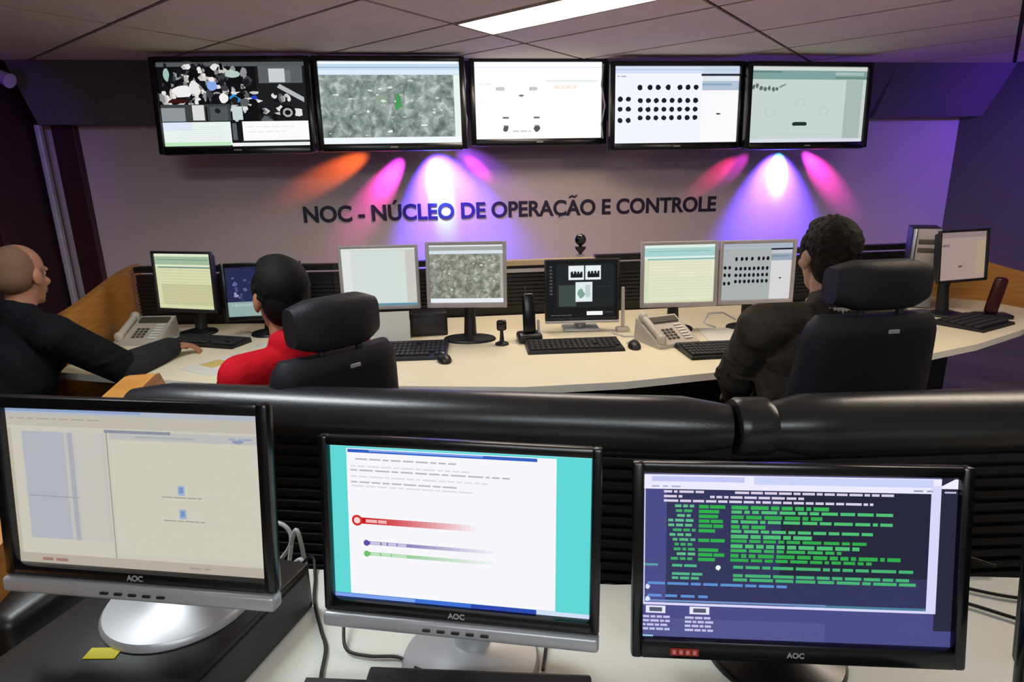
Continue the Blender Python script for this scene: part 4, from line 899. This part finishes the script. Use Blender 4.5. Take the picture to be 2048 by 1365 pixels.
    for h0, kn, an in legs: q.capsule(h0, kn, .096, .070, M_trouser); q.capsule(kn, an, .068, .056, M_trouser)
    remesh(q, 'trousers', .010, 3, body, [M_trouser])
    for h0, kn, an in legs:
        q = MB(); q.capsule(an + Vector((0, -.03, -.045)), an + Vector((0, .15, -.052)), .044, .037, M_shoe); q.ell(an + Vector((0, -.02, .0)), (.05, .06, .05), M_shoe); q.build('shoe', body, smooth=60)
    for sx in (-1, 1):
        q = MB(); q.ell(hp(sx * .030, .0655, .004), hs(.0125, .0125, .0105), M_eye, Rh, 16, 10); q.ell(hp(sx * .030, .0765, .004), hs(.005, .003, .005), M_hair, Rh, 10, 6); q.build('eye', body)
    q = MB(); hairfn(q, hp, hs, Rh); remesh(q, 'hair', .0042, 1, body, [q.mats[0]])
    return body
def curls(q, hp, hs, Rh, m, n, top, seed, size=.012, low=-.055):
    r_ = random.Random(seed)
    for k in range(n):
        a = r_.uniform(0, 2 * math.pi); e = r_.uniform(-.5, 1.0)
        x, y, z = math.cos(a) * math.sqrt(max(0, 1 - e * e)), math.sin(a) * math.sqrt(max(0, 1 - e * e)), e
        if y > .35 and z < .55: continue
        p = hp(x * .078, -.016 + y * .098, .03 + z * .094); q.ell(p, hs(size * r_.uniform(.7, 1.2), size * r_.uniform(.7, 1.2), size), m, None, 8, 6)
def hair_full(q, hp, hs, Rh):
    q.ell(hp(0, -.026, .040), hs(.081, .096, .092), M_hair, Rh); q.ell(hp(0, -.046, -.005), hs(.073, .070, .088), M_hair, Rh); q.ell(hp(0, .022, .095), hs(.058, .060, .034), M_hair, Rh)
    for sx in (-1, 1): q.ell(hp(sx * .070, .012, .028), hs(.013, .022, .040), M_hair, Rh)
    curls(q, hp, hs, Rh, M_hair, 150, 1, 3, .009)
def hair_short(q, hp, hs, Rh):
    q.ell(hp(0, -.024, .036), hs(.080, .094, .091), M_hair3, Rh); q.ell(hp(0, -.044, -.012), hs(.071, .068, .088), M_hair3, Rh); q.ell(hp(0, .022, .090), hs(.055, .055, .032), M_hair3, Rh)
    for sx in (-1, 1): q.ell(hp(sx * .071, .014, .022), hs(.012, .022, .046), M_hair3, Rh)
    curls(q, hp, hs, Rh, M_hair3, 130, 1, 5, .009)
def hair_bald(q, hp, hs, Rh):
    q.ell(hp(0, -.030, .026), hs(.0768, .083, .0915), M_stubble, Rh); q.ell(hp(0, -.046, -.006), hs(.0745, .068, .074), M_stubble, Rh)
    for sx in (-1, 1): q.ell(hp(sx * .060, -.028, .010), hs(.0165, .052, .040), M_stubble, Rh); q.ell(hp(sx * .066, .016, .004), hs(.009, .014, .028), M_stubble, Rh)
def to_local(loc, az, p):
    a = R(az); x, y = p[0] - loc[0], p[1] - loc[1]
    return Vector((x * math.cos(a) - y * math.sin(a), x * math.sin(a) + y * math.cos(a), p[2]))
# man in red
L2, A2 = (-.437, 1.915), -33
person('person with short black hair in a red shirt seated with his back to the viewer', L2, A2, to_local(L2, A2, (-.490, 1.955, 1.214)), 2, ((.16, .36, .615), (0, 1, -.1)), ((-.16, .36, .615), (0, 1, -.1)),
       M_skin2, hair_full, M_red, .012, hip_z=.52, head_pitch=-4)
# man in the brown jacket
L3, A3 = (1.225, 1.775), 6
person('person with brown hair in a dark brown jacket seated in the right chair', L3, A3, to_local(L3, A3, (1.245, 1.775, 1.300)), 0, ((.20, .40, .70), (0, 1, 0)), ((-.09, .38, .63), (.2, 1, 0)),
       M_skin, hair_short, M_jacket3, .024, hip_z=.585, hint_l=(-1, -.15, -.5), collar=M_white_cloth, sh_w=.195)
# bald man
L1, A1 = (-1.80, 2.57), 26
person('person with a shaved head in a black jacket reaching across the left desk end', L1, A1, to_local(L1, A1, (-1.715, 2.74, 1.214)), -14, (to_local(L1, A1, (-1.30, 3.00, .800)), to_local((0, 0), A1, (.75, .70, -.05))),
       (to_local(L1, A1, (-1.76, 3.16, .80)), to_local((0, 0), A1, (.15, 1, -.05))), M_skin2, hair_bald, M_jacket1, .028, hip_z=.53, head_pitch=6, hscale=1.04, sleeve_mat=M_sleeve, leg_reach=.36, sh_w=.20, sh_drop=.215, hint_r=(.7, -.3, -1), arm=(.30, .275))
